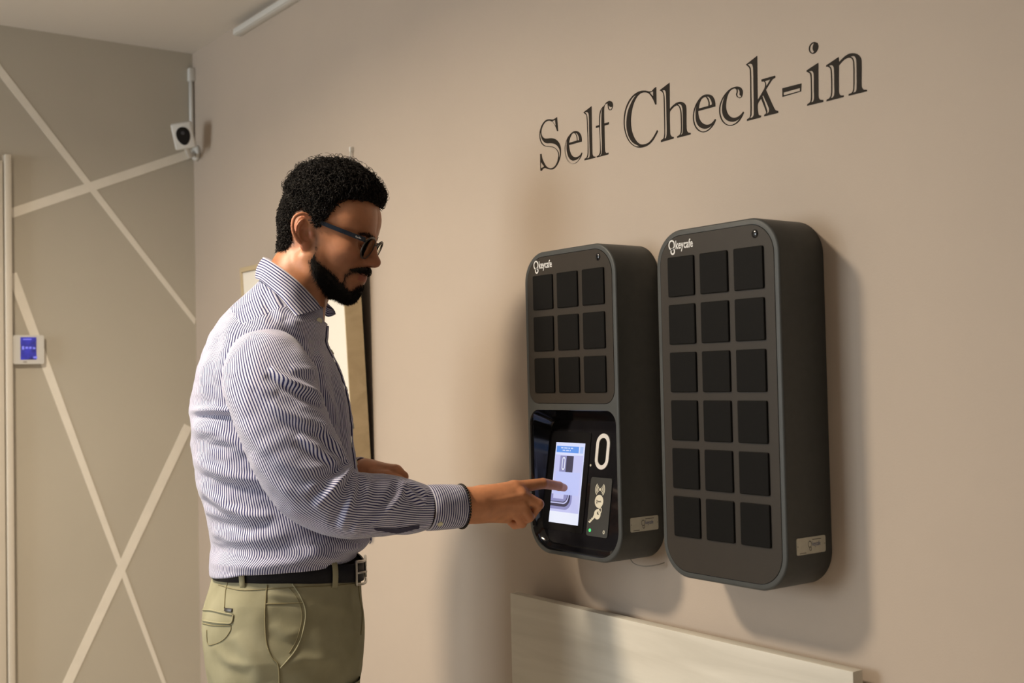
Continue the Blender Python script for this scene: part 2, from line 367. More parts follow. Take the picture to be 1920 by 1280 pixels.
# ------------------------------------------------------------------ lettering on the long wall (open-face serif capitals and lower case)
GA = (1000, 180, 8.0); GB = (1150, 140, 1365 / 160); GC = (1285, 90, 1431 / 190); GD = (1450, 65, 1621 / 190)
LETTERS = [
 (GA, [[(357,317),(374,525),(360,527),(340,470),(310,410),(275,380),(220,372),(170,405),(135,470),(122,540),(130,590),(155,625),(195,638),(270,632),(330,645),(380,690),(408,750),(416,820),(410,900),(385,985),(345,1055),(300,1095),(260,1101),(215,1091),(180,1080),(150,1087),(128,1120),(110,1121),(106,870),(125,868),(135,930),(165,1000),(200,1055),(245,1080),(290,1078),(330,1045),(360,990),(374,930),(379,880),(370,842),(343,797),(295,770),(230,760),(180,755),(140,730),(110,680),(95,600),(100,530),(120,460),(160,390),(205,355),(250,348),(300,352),(330,335)],
   [(110,545),(118,600),(135,650),(165,690),(200,708),(260,708),(320,718),(360,745),(390,790),(402,840),(398,900),(386,955),(387,900),(381,845),(352,798),(300,762),(240,751),(185,746),(150,722),(122,680),(105,610),(104,560)],
   [(285,378),(330,358),(340,450)], [(116,950),(125,1000),(165,1055),(122,1085),(115,1060)]]),
 (GA, [[(728,683),(728,640),(718,590),(690,545),(650,525),(600,535),(550,580),(510,640),(482,720),(474,800),(480,870),(505,950),(545,1000),(590,1018),(640,1005),(690,955),(720,905),(737,855),(727,848),(705,885),(665,912),(620,915),(580,890),(552,830),(540,770),(537,735)],
   [(537,703),(545,655),(565,600),(590,562),(615,553),(640,580),(654,630),(656,668)], [(632,553),(655,562),(680,600),(690,650),(688,660),(664,668),(662,630),(650,582)],
   [(543,592),(515,650),(505,720),(503,800),(515,870),(540,930),(580,965),(620,965),(670,940),(712,893),(700,925),(660,985),(600,1009),(550,991),(512,940),(489,870),(483,800),(490,730),(512,660)]]),
 (GA, [[(875,153),(878,400),(885,780),(890,880),(905,905),(935,908),(930,925),(770,965),(772,940),(800,925),(815,880),(818,700),(808,400),(803,330),(795,285),(765,258),(756,245)],
   [(775,243),(810,240),(828,258),(836,300),(840,500),(848,800),(848,900),(835,930),(805,932),(822,900),(827,800),(819,500),(812,330),(801,275)]]),
 (GA, [[(1065,145),(1100,95),(1145,72),(1180,85),(1195,120),(1193,165),(1175,205),(1150,215),(1128,195),(1120,150),(1116,110),(1085,120),(1070,150),(1062,220),(1065,410),(1135,392),(1133,425),(1068,442),(1072,700),(1078,830),(1095,855),(1130,850),(1128,875),(955,920),(955,905),(985,885),(1002,840),(1003,700),(992,465),(942,480),(943,450),(990,435),(992,300),(1005,230),(1030,180)],
   [(1128,118),(1135,140),(1148,158),(1168,168),(1186,158),(1180,185),(1165,203),(1148,205),(1135,187),(1129,150)],
   [(1045,160),(1020,215),(1005,280),(1000,400),(1003,600),(1012,800),(1010,870),(985,897),(1015,890),(1030,850),(1032,700),(1025,500),(1024,350),(1030,230)]]),
 (GB, [[(687,197),(690,475),(672,478),(660,440),(625,370),(580,310),(540,288),(480,285),(430,305),(385,350),(345,420),(310,520),(288,640),(283,760),(295,880),(330,990),(380,1070),(440,1112),(500,1112),(560,1090),(620,1030),(670,950),(703,887),(718,900),(690,960),(640,1045),(580,1110),(510,1150),(430,1167),(360,1155),(290,1110),(225,1020),(185,900),(170,760),(180,620),(205,520),(250,420),(310,340),(380,285),(450,258),(520,255),(580,268),(620,262),(650,225)],
   [(585,287),(640,265),(640,350)], [(375,320),(330,375),(275,480),(235,590),(215,720),(213,820),(228,920),(265,1020),(320,1090),(380,1125),(420,1145),(360,1142),(295,1100),(235,1010),(195,890),(182,760),(193,630),(215,540),(260,440),(320,355)]]),
 (GB, [[(900,130),(903,560),(930,520),(990,465),(1040,440),(1090,435),(1140,460),(1165,510),(1170,600),(1172,850),(1180,900),(1200,925),(1238,930),(1238,955),(1025,1010),(1025,985),(1060,965),(1078,930),(1085,850),(1080,640),(1070,560),(1050,505),(1015,490),(970,515),(925,565),(905,600),(908,900),(915,960),(935,990),(968,995),(965,1022),(765,1078),(768,1045),(800,1025),(815,985),(820,900),(812,500),(808,350),(798,295),(770,265),(744,250)],
   [(785,250),(825,248),(840,270),(848,350),(855,700),(858,950),(845,1015),(820,1020),(829,960),(823,500),(818,350),(806,290)], [(1030,472),(1070,470),(1095,495),(1110,550),(1115,700),(1115,900),(1105,945),(1075,968),(1093,920),(1096,800),(1091,620),(1081,550),(1060,503)]]),
 (GC, [[(425,825),(422,770),(405,710),(370,668),(310,655),(250,672),(195,725),(150,800),(120,890),(110,970),(118,1050),(145,1120),(190,1170),(250,1190),(310,1175),(365,1130),(410,1070),(435,1010),(422,1003),(390,1045),(350,1075),(300,1082),(245,1060),(205,1010),(185,940),(183,890)],
   [(190,855),(200,790),(225,730),(255,700),(290,690),(317,730),(331,780),(329,818)], [(300,685),(335,690),(362,730),(378,780),(375,800),(343,813),(342,770),(325,713)],
   [(195,740),(165,800),(150,870),(148,950),(155,1030),(185,1095),(230,1130),(280,1140),(330,1125),(385,1080),(355,1125),(305,1164),(250,1178),(195,1155),(152,1105),(128,1040),(121,965),(131,890),(157,810)]]),
 (GC, [[(812,640),(810,600),(790,565),(750,545),(700,550),(640,575),(580,630),(525,710),(490,800),(480,880),(490,960),(520,1030),(570,1080),(630,1098),(690,1085),(750,1045),(800,975),(830,910),(820,898),(785,940),(740,972),(690,985),(640,970),(600,925),(578,860),(575,800),(590,700),(620,625),(660,583),(702,570),(726,588),(728,620),(720,660),(735,695),(770,709),(800,690)],
   [(605,605),(570,660),(540,740),(523,830),(525,910),(545,970),(590,1020),(650,1040),(700,1035),(760,1000),(800,950),(750,1025),(690,1073),(630,1086),(575,1068),(530,1020),(502,950),(492,880),(502,800),(535,715)],
   [(738,578),(760,590),(770,620),(768,660),(785,677),(800,665),(790,690),(768,699),(743,687),(732,660),(740,620)]]),
 (GC, [[(1015,113),(1017,350),(1022,740),(1105,600),(1125,555),(1130,500),(1115,472),(1080,475),(1077,445),(1270,390),(1270,420),(1235,440),(1200,490),(1138,590),(1250,840),(1275,880),(1312,888),(1312,915),(1117,965),(1118,945),(1145,920),(1140,890),(1072,712),(1025,790),(1027,900),(1035,945),(1072,955),(1065,980),(873,1030),(875,1005),(910,985),(922,930),(920,600),(915,320),(905,280),(875,250),(859,235)],
   [(880,230),(925,222),(948,235),(960,280),(965,500),(970,900),(965,960),(940,985),(915,985),(935,940),(932,600),(927,320),(916,270)], [(1124,468),(1205,443),(1142,548),(1139,500)], [(1087,680),(1100,665),(1180,840),(1185,890),(1165,925),(1152,922),(1157,890)]]),
 (GD, [[(148,858),(452,780),(445,908),(150,995)], [(165,925),(430,852),(428,900),(167,972)]]),
 (GD, [[(720,452),(722,850),(725,1000),(745,1040),(800,1045),(800,1075),(545,1137),(548,1110),(590,1080),(605,1020),(604,800),(600,680),(590,625),(560,605),(534,590),(540,570)],
   [(575,585),(615,580),(640,600),(650,650),(652,900),(655,1020),(640,1070),(605,1085),(619,1030),(616,800),(613,680),(606,620)]]),
 (GD, [[(665,115),(710,135),(722,190),(705,250),(670,295),(630,310),(590,290),(572,240),(580,185),(615,135)], [(655,135),(640,170),(632,215),(640,255),(658,278),(630,295),(600,275),(588,230),(598,180),(625,147)]]),
 (GD, [[(1047,358),(1050,445),(1090,400),(1150,345),(1220,305),(1290,297),(1350,315),(1395,360),(1412,420),(1412,800),(1420,850),(1445,880),(1497,882),(1497,905),(1207,978),(1210,950),(1255,930),(1280,880),(1285,700),(1280,440),(1265,390),(1230,372),(1180,377),(1120,415),(1050,492),(1050,900),(1058,950),(1080,970),(1128,972),(1122,998),(853,1067),(857,1040),(900,1015),(925,960),(930,800),(922,580),(910,535),(875,514),(846,512),(850,490)],
   [(890,495),(930,487),(960,505),(973,545),(978,800),(978,960),(955,1005),(918,1018),(939,960),(943,800),(936,580),(921,525)], [(1238,352),(1280,343),(1310,355),(1330,400),(1335,600),(1335,870),(1320,915),(1272,930),(1291,890),(1298,700),(1293,440),(1272,377)]]),
]
def curve_loop(pts, k=4, corner=42):
    P = np.array(pts, float); N = len(P); out = []
    def turn(i):
        a = P[i] - P[i - 1]; b = P[(i + 1) % N] - P[i]
        return abs(math.degrees(math.atan2(a[0] * b[1] - a[1] * b[0], a @ b)))
    cor = [turn(i) > corner for i in range(N)]
    for i in range(N):
        p0, p1, p2, p3 = P[i - 1], P[i], P[(i + 1) % N], P[(i + 2) % N]
        L_ = np.linalg.norm(p2 - p1)
        def tan(pa, pb, pc):
            d = (pc - pa); return d / (np.linalg.norm(d) + 1e-9) * L_
        t1 = (p2 - p1) if cor[i] else tan(p0, p1, p2)
        t2 = (p2 - p1) if cor[(i + 1) % N] else tan(p1, p2, p3)
        kk = 1 if (cor[i] and cor[(i + 1) % N]) else k
        for t in np.arange(kk) / kk:
            h = (2*t**3 - 3*t**2 + 1) * p1 + (t**3 - 2*t**2 + t) * t1 + (-2*t**3 + 3*t**2) * p2 + (t**3 - t**2) * t2
            out.append(h)
    return out
lt = empty('wall_lettering', (0.08, 0, 1.87))
tag(lt, 'dark brown open-face serif lettering reading Self Check-in on the beige wall', 'lettering')
for G, loops in LETTERS:
    ls = []
    for l in loops:
        q = curve_loop(l)
        w = [on_y(G[0] + p[0] / G[2], G[1] + p[1] / G[2], 0.0) for p in q]
        ls.append([(a[0], a[2]) for a in w])
    poly_solid('letter', ls[0], ls[1:], lambda u, v, e: (u - 0.08, -0.0009 + e, v - 1.87), 0.0008, M['letter'], lt)

# ------------------------------------------------------------------ small print helpers
def text_mesh(body, size, xscale=1.0, bold=0.0):
    cu = bpy.data.curves.new('t', 'FONT')
    cu.body = body; cu.size = size; cu.offset = bold
    cu.resolution_u = 2
    o = bpy.data.objects.new('t', cu)
    COL.objects.link(o)
    dg = bpy.context.evaluated_depsgraph_get()
    me = bpy.data.meshes.new_from_object(o.evaluated_get(dg))
    bpy.data.objects.remove(o)
    V = np.array([v.co[:] for v in me.vertices]); Fc = [tuple(p.vertices) for p in me.polygons]
    V[:, 0] -= V[:, 0].min(); V[:, 0] *= xscale
    bpy.data.meshes.remove(me)
    return V, Fc
def ring_loop(cx, cz, rx, rz, n=28, rot=0.0):
    c, s = math.cos(rot), math.sin(rot); out = []
    for i in range(n):
        a = 2 * pi * i / n; u, v = rx * math.cos(a), rz * math.sin(a)
        out.append((cx + u * c - v * s, cz + u * s + v * c))
    return out

# ------------------------------------------------------------------ key lockers
LW0, LW1 = -0.0300, 0.2378      # x range of the right locker
LZ0, LZ1 = 1.0555, 1.6285
LD = 0.1032
LR = 0.058
def locker(dx, terminal, label):
    t = empty('key_locker', (dx + (LW0 + LW1) / 2, 0, LZ0))
    tag(t, label, 'key locker')
    ox, oz = (LW0 + LW1) / 2, LZ0
    P = lambda x, y, z: (x - ox, y, z - oz)
    # housing: bevelled rounded box, front with pocket(s)
    xs0, xs1 = LW0, LW1
    outer = rrect(xs0, xs1, LZ0, LZ1, LR, 14)
    gapw = 0.0010
    pm = 0.0105                       # rim width
    if terminal:
        pan = (xs0 + pm, xs1 - pm, 1.340, LZ1 - pm)
        opn = (xs0 + pm - 0.002, xs1 - pm + 0.002, LZ0 + 0.008, 1.3275)
    else:
        pan = (xs0 + pm, xs1 - pm, LZ0 + pm, LZ1 - pm)
    PR = 0.048
    def pan_loop(e, n=12):
        if not terminal:
            return rrect(pan[0] - e, pan[1] + e, pan[2] - e, pan[3] + e, PR + e, n)
        # top corners wide, bottom corners tighter
        out = []
        for cx, cz, a0, r in ((pan[1], pan[3], 0, PR), (pan[0], pan[3], pi / 2, PR), (pan[0], pan[2], pi, 0.026), (pan[1], pan[2], 1.5 * pi, 0.026)):
            sx = 1 if cx == pan[1] else -1; sz = 1 if cz == pan[3] else -1
            c0 = (cx - sx * r, cz - sz * r)
            for k in range(n + 1):
                a = a0 + (pi / 2) * k / n
                out.append((c0[0] + (r + e) * math.cos(a), c0[1] + (r + e) * math.sin(a)))
        return out
    def opn_loop(e, n=12):
        out = []
        for cx, cz, a0, r in ((opn[1], opn[3], 0, 0.026), (opn[0], opn[3], pi / 2, 0.026), (opn[0], opn[2], pi, 0.054), (opn[1], opn[2], 1.5 * pi, 0.054)):
            sx = 1 if cx == opn[1] else -1; sz = 1 if cz == opn[3] else -1
            c0 = (cx - sx * r, cz - sz * r)
            for k in range(n + 1):
                a = a0 + (pi / 2) * k / n
                out.append((c0[0] + (r + e) * math.cos(a), c0[1] + (r + e) * math.sin(a)))
        return out
    # housing mesh: side wall with a soft front edge, rim face, back
    bvl = 0.004
    rings = [(0.0, -0.0005)]
    for k in range(0, 5):
        a = (pi / 2) * k / 4
        rings.append((bvl * (1 - math.cos(a)), -(LD - bvl) - bvl * math.sin(a)))
    V = []; Fc = []
    no = len(outer)
    def inset(e):
        return rrect(xs0 + e, xs1 - e, LZ0 + e, LZ1 - e, LR - e, 14)
    for e, y in rings:
        V += [P(x, y, z) for x, z in inset(e)]
    for k in range(len(rings) - 1):
        for i in range(no):
            a, b = k * no + i, k * no + (i + 1) % no
            Fc.append((a, b, b + no, a + no))
    last = (len(rings) - 1) * no
    front = inset(bvl)
    holes = [pan_loop(gapw)] + ([opn_loop(0.0)] if terminal else [])
    loops = [front] + holes
    tri = tessellate_polygon([[Vector((p[0], p[1], 0)) for p in l] for l in loops])
    base = len(V)
    for h in holes: V += [P(x, -LD, z) for x, z in h]
    idx = list(range(last, last + no)) + list(range(base, len(V)))
    Fc += [tuple(idx[i] for i in tr) for tr in tri]
    # pocket walls
    s = base
    depths = [0.004] + ([0.012] if terminal else [])
    for h, dpt in zip(holes, depths):
        k = len(h); b2 = len(V)
        V += [P(x, -LD + dpt, z) for x, z in h]
        for i in range(k):
            Fc.append((s + i, s + (i + 1) % k, b2 + (i + 1) % k, b2 + i))
        if dpt == 0.004: Fc.append(tuple(range(b2, b2 + k)))
        s += k
    Fc.append(tuple(range(no)))
    bm = bmesh.new()
    vs = [bm.verts.new(v) for v in V]
    for f in Fc:
        try: bm.faces.new([vs[i] for i in f])
        except ValueError: pass
    bmesh.ops.recalc_face_normals(bm, faces=bm.faces)
    bm_obj('housing', bm, M['housing'], t, True, math.radians(30))
    # front panel
    pl = pan_loop(0.0)
    poly_solid('front_panel', pl, [], lambda u, v, e: P(u, -LD - 0.0004 + e, v), 0.003, M['panel'], t)
    # bin doors
    dw, dh, pw, ph = 0.0600, 0.0657, 0.0738, 0.0790
    rows = 3 if terminal else 6
    dm = None
    for r_ in range(rows):
        for c_ in range(3):
            x0 = 0.0 + c_ * pw; z1 = 1.5836 - r_ * ph
            if dm is None:
                bm = bmesh.new()
                lo_ = rrect(-dw / 2, dw / 2, -dh / 2, dh / 2, 0.0025, 3)
                fr_ = rrect(-dw / 2 + 0.0010, dw / 2 - 0.0010, -dh / 2 + 0.0010, dh / 2 - 0.0010, 0.002, 3)
                a = [bm.verts.new((u, 0.0, v)) for u, v in lo_]; b = [bm.verts.new((u, -0.0022, v)) for u, v in lo_]; c = [bm.verts.new((u, -0.0030, v)) for u, v in fr_]
                n_ = len(a)
                for i in range(n_):
                    j = (i + 1) % n_
                    bm.faces.new((a[i], a[j], b[j], b[i])); bm.faces.new((b[i], b[j], c[j], c[i]))
                bm.faces.new(c)
                bmesh.ops.recalc_face_normals(bm, faces=bm.faces)
                d_ = bm_obj('door', bm, M['door'], t, False); dm = d_.data
            else:
                d_ = bpy.data.objects.new('door', dm); link(d_, t)
            d_.location = P(x0 + dw / 2, -LD - 0.0004, z1 - dh / 2)
    # sensor dome
    bm = bmesh.new()
    bmesh.ops.create_uvsphere(bm, u_segments=20, v_segments=10, radius=0.0068)
    for v in bm.verts: v.co.y *= 0.35
    sd = bm_obj('sensor', bm, M['gloss'], t, True); sd.location = P(0.1912, -LD - 0.0004, 1.6030)
    bm = bmesh.new()
    # logo: two linked rings and lower-case word
    y0 = -LD - 0.0005
    V, Fc = [], []
    parts = [ (ring_loop(0.0090, 1.6042, 0.0076, 0.0088), ring_loop(0.0090, 1.6042, 0.0051, 0.0061)),
              (ring_loop(0.0112, 1.5935, 0.0054, 0.0058), ring_loop(0.0112, 1.5935, 0.0028, 0.0030)) ]
    for o_, h_ in parts:
        n_ = len(o_); b0 = len(V)
        V += [P(u, y0 - 0.0003, v) for u, v in o_] + [P(u, y0 - 0.0003, v) for u, v in h_]
        Fc += [(b0 + i, b0 + (i + 1) % n_, b0 + n_ + (i + 1) % n_, b0 + n_ + i) for i in range(n_)]
    tv, tf = text_mesh('keycafe', 0.0200, 0.68, 0.00034)
    b0 = len(V)
    V += [P(0.0182 + v[0], y0 - 0.0003, 1.5968 + v[1]) for v in tv]
    Fc += [tuple(b0 + i for i in f) for f in tf]
    bm.free()
    mesh_obj('logo', V, Fc, M['print_white'], t, smooth=False)
    # label plate on the side
    xp = xs1 - ox + 0.0002
    zp0, zp1, yp0, yp1 = 1.1128 - oz, 1.1382 - oz, -0.0835, -0.0165
    pl = poly_solid('label_plate', rrect(yp0, yp1, zp0, zp1, 0.003, 4), [], lambda u, v, e: (xp + 0.0008 - e, u, v), 0.0008, M['plate'], t)
    V, Fc = [], []
    xs = xp + 0.0010
    for o_, h_ in ((ring_loop(-0.0535, 1.1275 - oz, 0.0042, 0.0052), ring_loop(-0.0535, 1.1275 - oz, 0.0033, 0.0042)), (ring_loop(-0.0522, 1.1205 - oz, 0.0028, 0.0032), ring_loop(-0.0522, 1.1205 - oz, 0.0019, 0.0022))):
        n_ = len(o_); b0 = len(V)
        V += [(xs, u, v) for u, v in o_] + [(xs, u, v) for u, v in h_]
        Fc += [(b0 + i, b0 + (i + 1) % n_, b0 + n_ + (i + 1) % n_, b0 + n_ + i) for i in range(n_)]
    for (u0, u1, v0, v1) in ((-0.048, -0.027, 1.1335, 1.1345), (-0.077, -0.062, 1.1148, 1.1158), (-0.0815, -0.0805, 1.1245, 1.1270), (-0.0195, -0.0185, 1.1250, 1.1265)):
        b0 = len(V); V += [(xs, u0, v0 - oz), (xs, u1, v0 - oz), (xs, u1, v1 - oz), (xs, u0, v1 - oz)]; Fc.append((b0, b0 + 1, b0 + 2, b0 + 3))
    mesh_obj('print', V, Fc, M['print_dark'], pl, smooth=False)
    tv, tf = text_mesh('keycafe', 0.0098, 0.66, 0.0001)
    mesh_obj('print', [(xs, -0.0478 + v[0], 1.1243 - oz + v[1]) for v in tv], tf, M['print_blue'], pl, smooth=False)
    if not terminal:
        return t
    # ---------------- terminal pocket: funnel to the tilted panel
    o0 = opn_loop(0.0)
    # inner panel plane: top deep, bottom proud
    zt, yt = 1.300, -0.0545
    slope = 0.0227 / 0.1503
    yplane = lambda z: yt - (zt - z) * slope
    inn = []
    ix0, ix1, iz0, iz1 = opn[0] + 0.006, opn[1] - 0.004, opn[2] + 0.010, opn[3] - 0.020
    for cx, cz, a0, r in ((ix1, iz1, 0, 0.016), (ix0, iz1, pi / 2, 0.016), (ix0, iz0, pi, 0.046), (ix1, iz0, 1.5 * pi, 0.046)):
        sx = 1 if cx == ix1 else -1; sz = 1 if cz == iz1 else -1
        c0 = (cx - sx * r, cz - sz * r)
        for k in range(13):
            a = a0 + (pi / 2) * k / 12
            inn.append((c0[0] + r * math.cos(a), c0[1] + r * math.sin(a)))
    k = len(o0)
    ringsT = [[(x, -LD + 0.0002, z) for x, z in opn_loop(-0.0001)], [(x, -LD + 0.002, z) for x, z in opn_loop(-0.0015)],
              [(x, -LD + 0.008, z) for x, z in opn_loop(-0.0022)], [(x, yplane(z) - 0.004, z) for x, z in inn],
              [(cx_, yplane(z_), z_) for cx_, z_ in [((x - 0.5 * (ix0 + ix1)) * 0.985 + 0.5 * (ix0 + ix1), (z - 0.5 * (iz0 + iz1)) * 0.985 + 0.5 * (iz0 + iz1)) for x, z in inn]]]
    V = [P(*p) for rg in ringsT for p in rg]; Fc = []
    for q in range(len(ringsT) - 1):
        for i in range(k):
            a, b = q * k + i, q * k + (i + 1) % k
            Fc.append((a, a + k, b + k, b))
    Fc.append(tuple((len(ringsT) - 1) * k + i for i in range(k)))
    bm = bmesh.new(); vs = [bm.verts.new(v) for v in V]
    for f in Fc: bm.faces.new([vs[i] for i in f])
    bmesh.ops.recalc_face_normals(bm, faces=bm.faces)
    for f in bm.faces:
        pass
    bmesh.ops.reverse_faces(bm, faces=bm.faces) if sum(f.normal.y for f in bm.faces if len(f.verts) > 10) > 0 else None
    bm_obj('terminal_bay', bm, M['gloss'], t, True, math.radians(35))
    nrm = np.array([0, -1.0, slope]); nrm /= np.linalg.norm(nrm)
    def T(x, z, e=0.0):          # on the panel; e = lift
        p = np.array([x, yplane(z), z]) + nrm * e
        return P(*p)
    OX = 0.3717
    def flat(name, loops, lift, mat, par, th=0.0006):
        return poly_solid(name, loops[0], loops[1:], lambda u, v, e: T(u + OX, v, lift - e), th, mat, par)
    scr = flat('screen_bezel', [rrect(-0.3870, -0.2640, 1.0985, 1.2840, 0.005, 4)], 0.0012, M['matte_black'], t, 0.0010)
    sx0, sx1, sz0, sz1 = -0.3648, -0.2782, 1.1120, 1.2632
    flat('screen', [[(sx0, sz0), (sx1, sz0), (sx1, sz1), (sx0, sz1)]], 0.0018, M['scr_bg'], scr)
    W, H = sx1 - sx0, sz1 - sz0
    def S(u, v): return (sx0 + u * W, sz1 - v * H)
    def ui(name, u0, u1, v0, v1, lift, mat):
        return flat(name, [[S(u0, v1), S(u1, v1), S(u1, v0), S(u0, v0)]], lift, mat, scr, 0.0002)
    ui('screen_header', 0.04, 0.81, 0.045, 0.125, 0.0021, M['scr_blue'])
    ui('screen_button', 0.85, 0.96, 0.045, 0.125, 0.0021, M['scr_pale'])
    V, Fc = [], []
    for (u0, u1, v) in ((0.20, 0.62, 0.068), (0.26, 0.56, 0.098)):
        n_ = int((u1 - u0) / 0.028)
        for q in range(n_):
            if q in (3, 8, 11): continue
            ua = u0 + q * 0.028; b0 = len(V)
            V += [T(*(S(a_, b_)[0] + OX, S(a_, b_)[1]), 0.0024) for a_, b_ in ((ua, v + 0.007), (ua + 0.021, v + 0.007), (ua + 0.021, v - 0.007), (ua, v - 0.007))]
            Fc.append((b0, b0 + 1, b0 + 2, b0 + 3))
    mesh_obj('screen_text', V, Fc, M['scr_white'], scr, smooth=False)
    # pictures shown on the screen
    ui('screen_picture', 0.02, 0.98, 0.155, 0.90, 0.0020, M['scr_grey1'])
    ui('screen_picture', 0.20, 0.66, 0.165, 0.365, 0.0022, M['scr_dark'])
    ui('screen_picture', 0.20, 0.42, 0.165, 0.365, 0.00225, M['scr_mid'])
    flat('screen_picture', [[S(0.33 + 0.055 * math.cos(a) , 0.262 + math.copysign(0.045, -math.sin(a)) - 0.037 * math.sin(a)) for a in np.linspace(0, 2 * pi, 24, endpoint=False) + 0.01],
                            [S(0.33 + 0.032 * math.cos(a) , 0.262 + math.copysign(0.045, -math.sin(a)) - 0.020 * math.sin(a)) for a in np.linspace(0, 2 * pi, 24, endpoint=False) + 0.01]], 0.0025, M['scr_white'], scr, 0.0002)
    ui('screen_dialog', 0.10, 0.93, 0.365, 0.645, 0.0026, M['scr_dialog'])
    def corner(x1, y1, rr, lift, mat):
        pts = [S(0.0, 0.645), S(0.0, y1)] + [S(x1 - rr + rr * math.sin(a), y1 - rr * 0.55 + rr * 0.55 * math.cos(a)) for a in np.linspace(0, pi / 2, 10)] + [S(x1, 0.645)]
        flat('screen_picture', [pts], lift, mat, scr, 0.0002)
    corner(0.72, 0.83, 0.22, 0.00205, M['scr_mid']); corner(0.66, 0.795, 0.20, 0.0022, M['scr_dark']); corner(0.61, 0.760, 0.17, 0.0023, M['scr_grey1'])
    corner(0.585, 0.745, 0.16, 0.0024, M['scr_dark']); corner(0.565, 0.735, 0.15, 0.0025, M['scr_mid']); ui('screen_picture', 0.08, 0.44, 0.645, 0.70, 0.0026, M['scr_grey1'])
    ui('screen_footer', 0.0, 1.0, 0.86, 1.0, 0.0023, M['scr_white'])
    # ring around the camera slot
    cx, cz = -0.2270, 1.2503
    def stad(rx, h, n=12):
        out = []
        for k_ in range(n + 1):
            a = pi * k_ / n; out.append((cx + rx * math.cos(a), cz + h + rx * math.sin(a)))
        for k_ in range(n + 1):
            a = pi + pi * k_ / n; out.append((cx + rx * math.cos(a), cz - h + rx * math.sin(a)))
        return out
    rg = flat('slot_ring', [stad(0.0190, 0.0138), stad(0.0112, 0.0138)], 0.0020, M['print_white'], t, 0.0018)
    flat('slot', [stad(0.0110, 0.0138)], 0.0006, M['gap'], rg, 0.0004)
    flat('button', [ring_loop(-0.2577, 1.2240, 0.0022, 0.0022, 14)], 0.0012, M['plate'], t)
    # contactless pad with its pictograms
    rf = flat('reader_pad', [rrect(-0.2525, -0.1930, 1.0970, 1.2030, 0.005, 4)], 0.0014, M['rfid'], t, 0.0012)
    cx, cz = -0.2240, 1.1818
    def arc_band(r0, r1, a0, a1, n=10):
        o_ = [(cx + r1 * math.cos(a), cz + r1 * math.sin(a)) for a in np.linspace(a0, a1, n)]
        i_ = [(cx + r0 * math.cos(a), cz + r0 * math.sin(a)) for a in np.linspace(a1, a0, n)]
        return o_ + i_
    for r0 in (0.0050, 0.0084, 0.0118):
        for a in (0.0, pi):
            flat('symbol', [arc_band(r0, r0 + 0.0018, a - 0.85, a + 0.85)], 0.0017, M['print_cream'], rf, 0.0003)
    flat('symbol', [ring_loop(cx, cz, 0.0026, 0.0026, 12)], 0.0017, M['print_cream'], rf, 0.0003)
    flat('symbol', [ring_loop(-0.2240, 1.1603, 0.0118, 0.0118, 26)], 0.0017, M['print_cream'], rf, 0.0003)
    for o_, h_ in ((ring_loop(-0.2300, 1.1603, 0.0022, 0.0026, 12), ring_loop(-0.2300, 1.1603, 0.0014, 0.0018, 12)), (ring_loop(-0.2295, 1.1573, 0.0015, 0.0017, 12), ring_loop(-0.2295, 1.1573, 0.0008, 0.0010, 12))):
        flat('print', [o_, h_], 0.0019, M['print_dark'], rf, 0.0001)
    tv, tf = text_mesh('keycafe', 0.0048, 0.66, 0.00005)
    mesh_obj('print', [T(-0.2275 + v[0] + OX, 1.1590 + v[1], 0.0020) for v in tv], tf, M['print_dark'], rf, smooth=False)
    flat('symbol', [ring_loop(-0.2195, 1.1440, 0.0050, 0.0064, 18, -0.3), ring_loop(-0.2195, 1.1440, 0.0030, 0.0042, 18, -0.3)], 0.0017, M['print_cream'], rf, 0.0003)
    flat('symbol', [ring_loop(-0.2255, 1.1370, 0.0092, 0.0092, 26), ring_loop(-0.2235, 1.1395, 0.0034, 0.0034, 14)], 0.0018, M['print_cream'], rf, 0.0003)
    key = [(-0.2305, 1.1315), (-0.2440, 1.1200), (-0.2466, 1.1205), (-0.2490, 1.1230), (-0.2474, 1.1236), (-0.2458, 1.1228), (-0.2444, 1.1240), (-0.2458, 1.1252), (-0.2440, 1.1268), (-0.2420, 1.1258), (-0.2404, 1.1272), (-0.2416, 1.1284), (-0.2398, 1.1300), (-0.2380, 1.1292), (-0.2345, 1.1365)]
    flat('symbol', [key[::-1]], 0.0019, M['print_cream'], rf, 0.0003)
    flat('status_light', [ring_loop(-0.2425, 1.1070, 0.0032, 0.0032, 16)], 0.0020, M['led'], rf, 0.0006)
    flat('symbol', [ring_loop(-0.2035, 1.1068, 0.0028, 0.0034, 16), ring_loop(-0.2035, 1.1068, 0.0014, 0.0020, 16)], 0.0018, M['print_cream'], rf, 0.0003)
    # loose loop of cable under the housing
    cp = smooth_path([P(0.205, -0.055, LZ0 + 0.004), P(0.208, -0.05, LZ0 - 0.004), P(0.222, -0.04, LZ0 - 0.0085), P(0.236, -0.02, LZ0 - 0.0065), P(0.238, -0.004, LZ0 - 0.004)], 6)
    tube('cable', cp, 0.0011, M['cable'], t, 6)
    return t
SCR = 0.95
def scr(name, r, g, b): M[name] = mat_emit(name, lin(r, g, b), SCR)
scr('scr_bg', 218, 224, 255); scr('scr_blue', 92, 150, 236); scr('scr_pale', 170, 196, 246); scr('scr_white', 236, 240, 255)
scr('scr_grey1', 198, 200, 244); scr('scr_mid', 140, 140, 190); scr('scr_dark', 52, 50, 78); scr('scr_dialog', 192, 200, 250)
M['led'] = mat_emit('status_green', lin(70, 235, 130), 1.1)
locker(0.0, False, 'charcoal key locker on the right with eighteen black square doors and no screen')
locker(-0.3717, True, 'charcoal key locker on the left with nine doors and a lit touchscreen below')

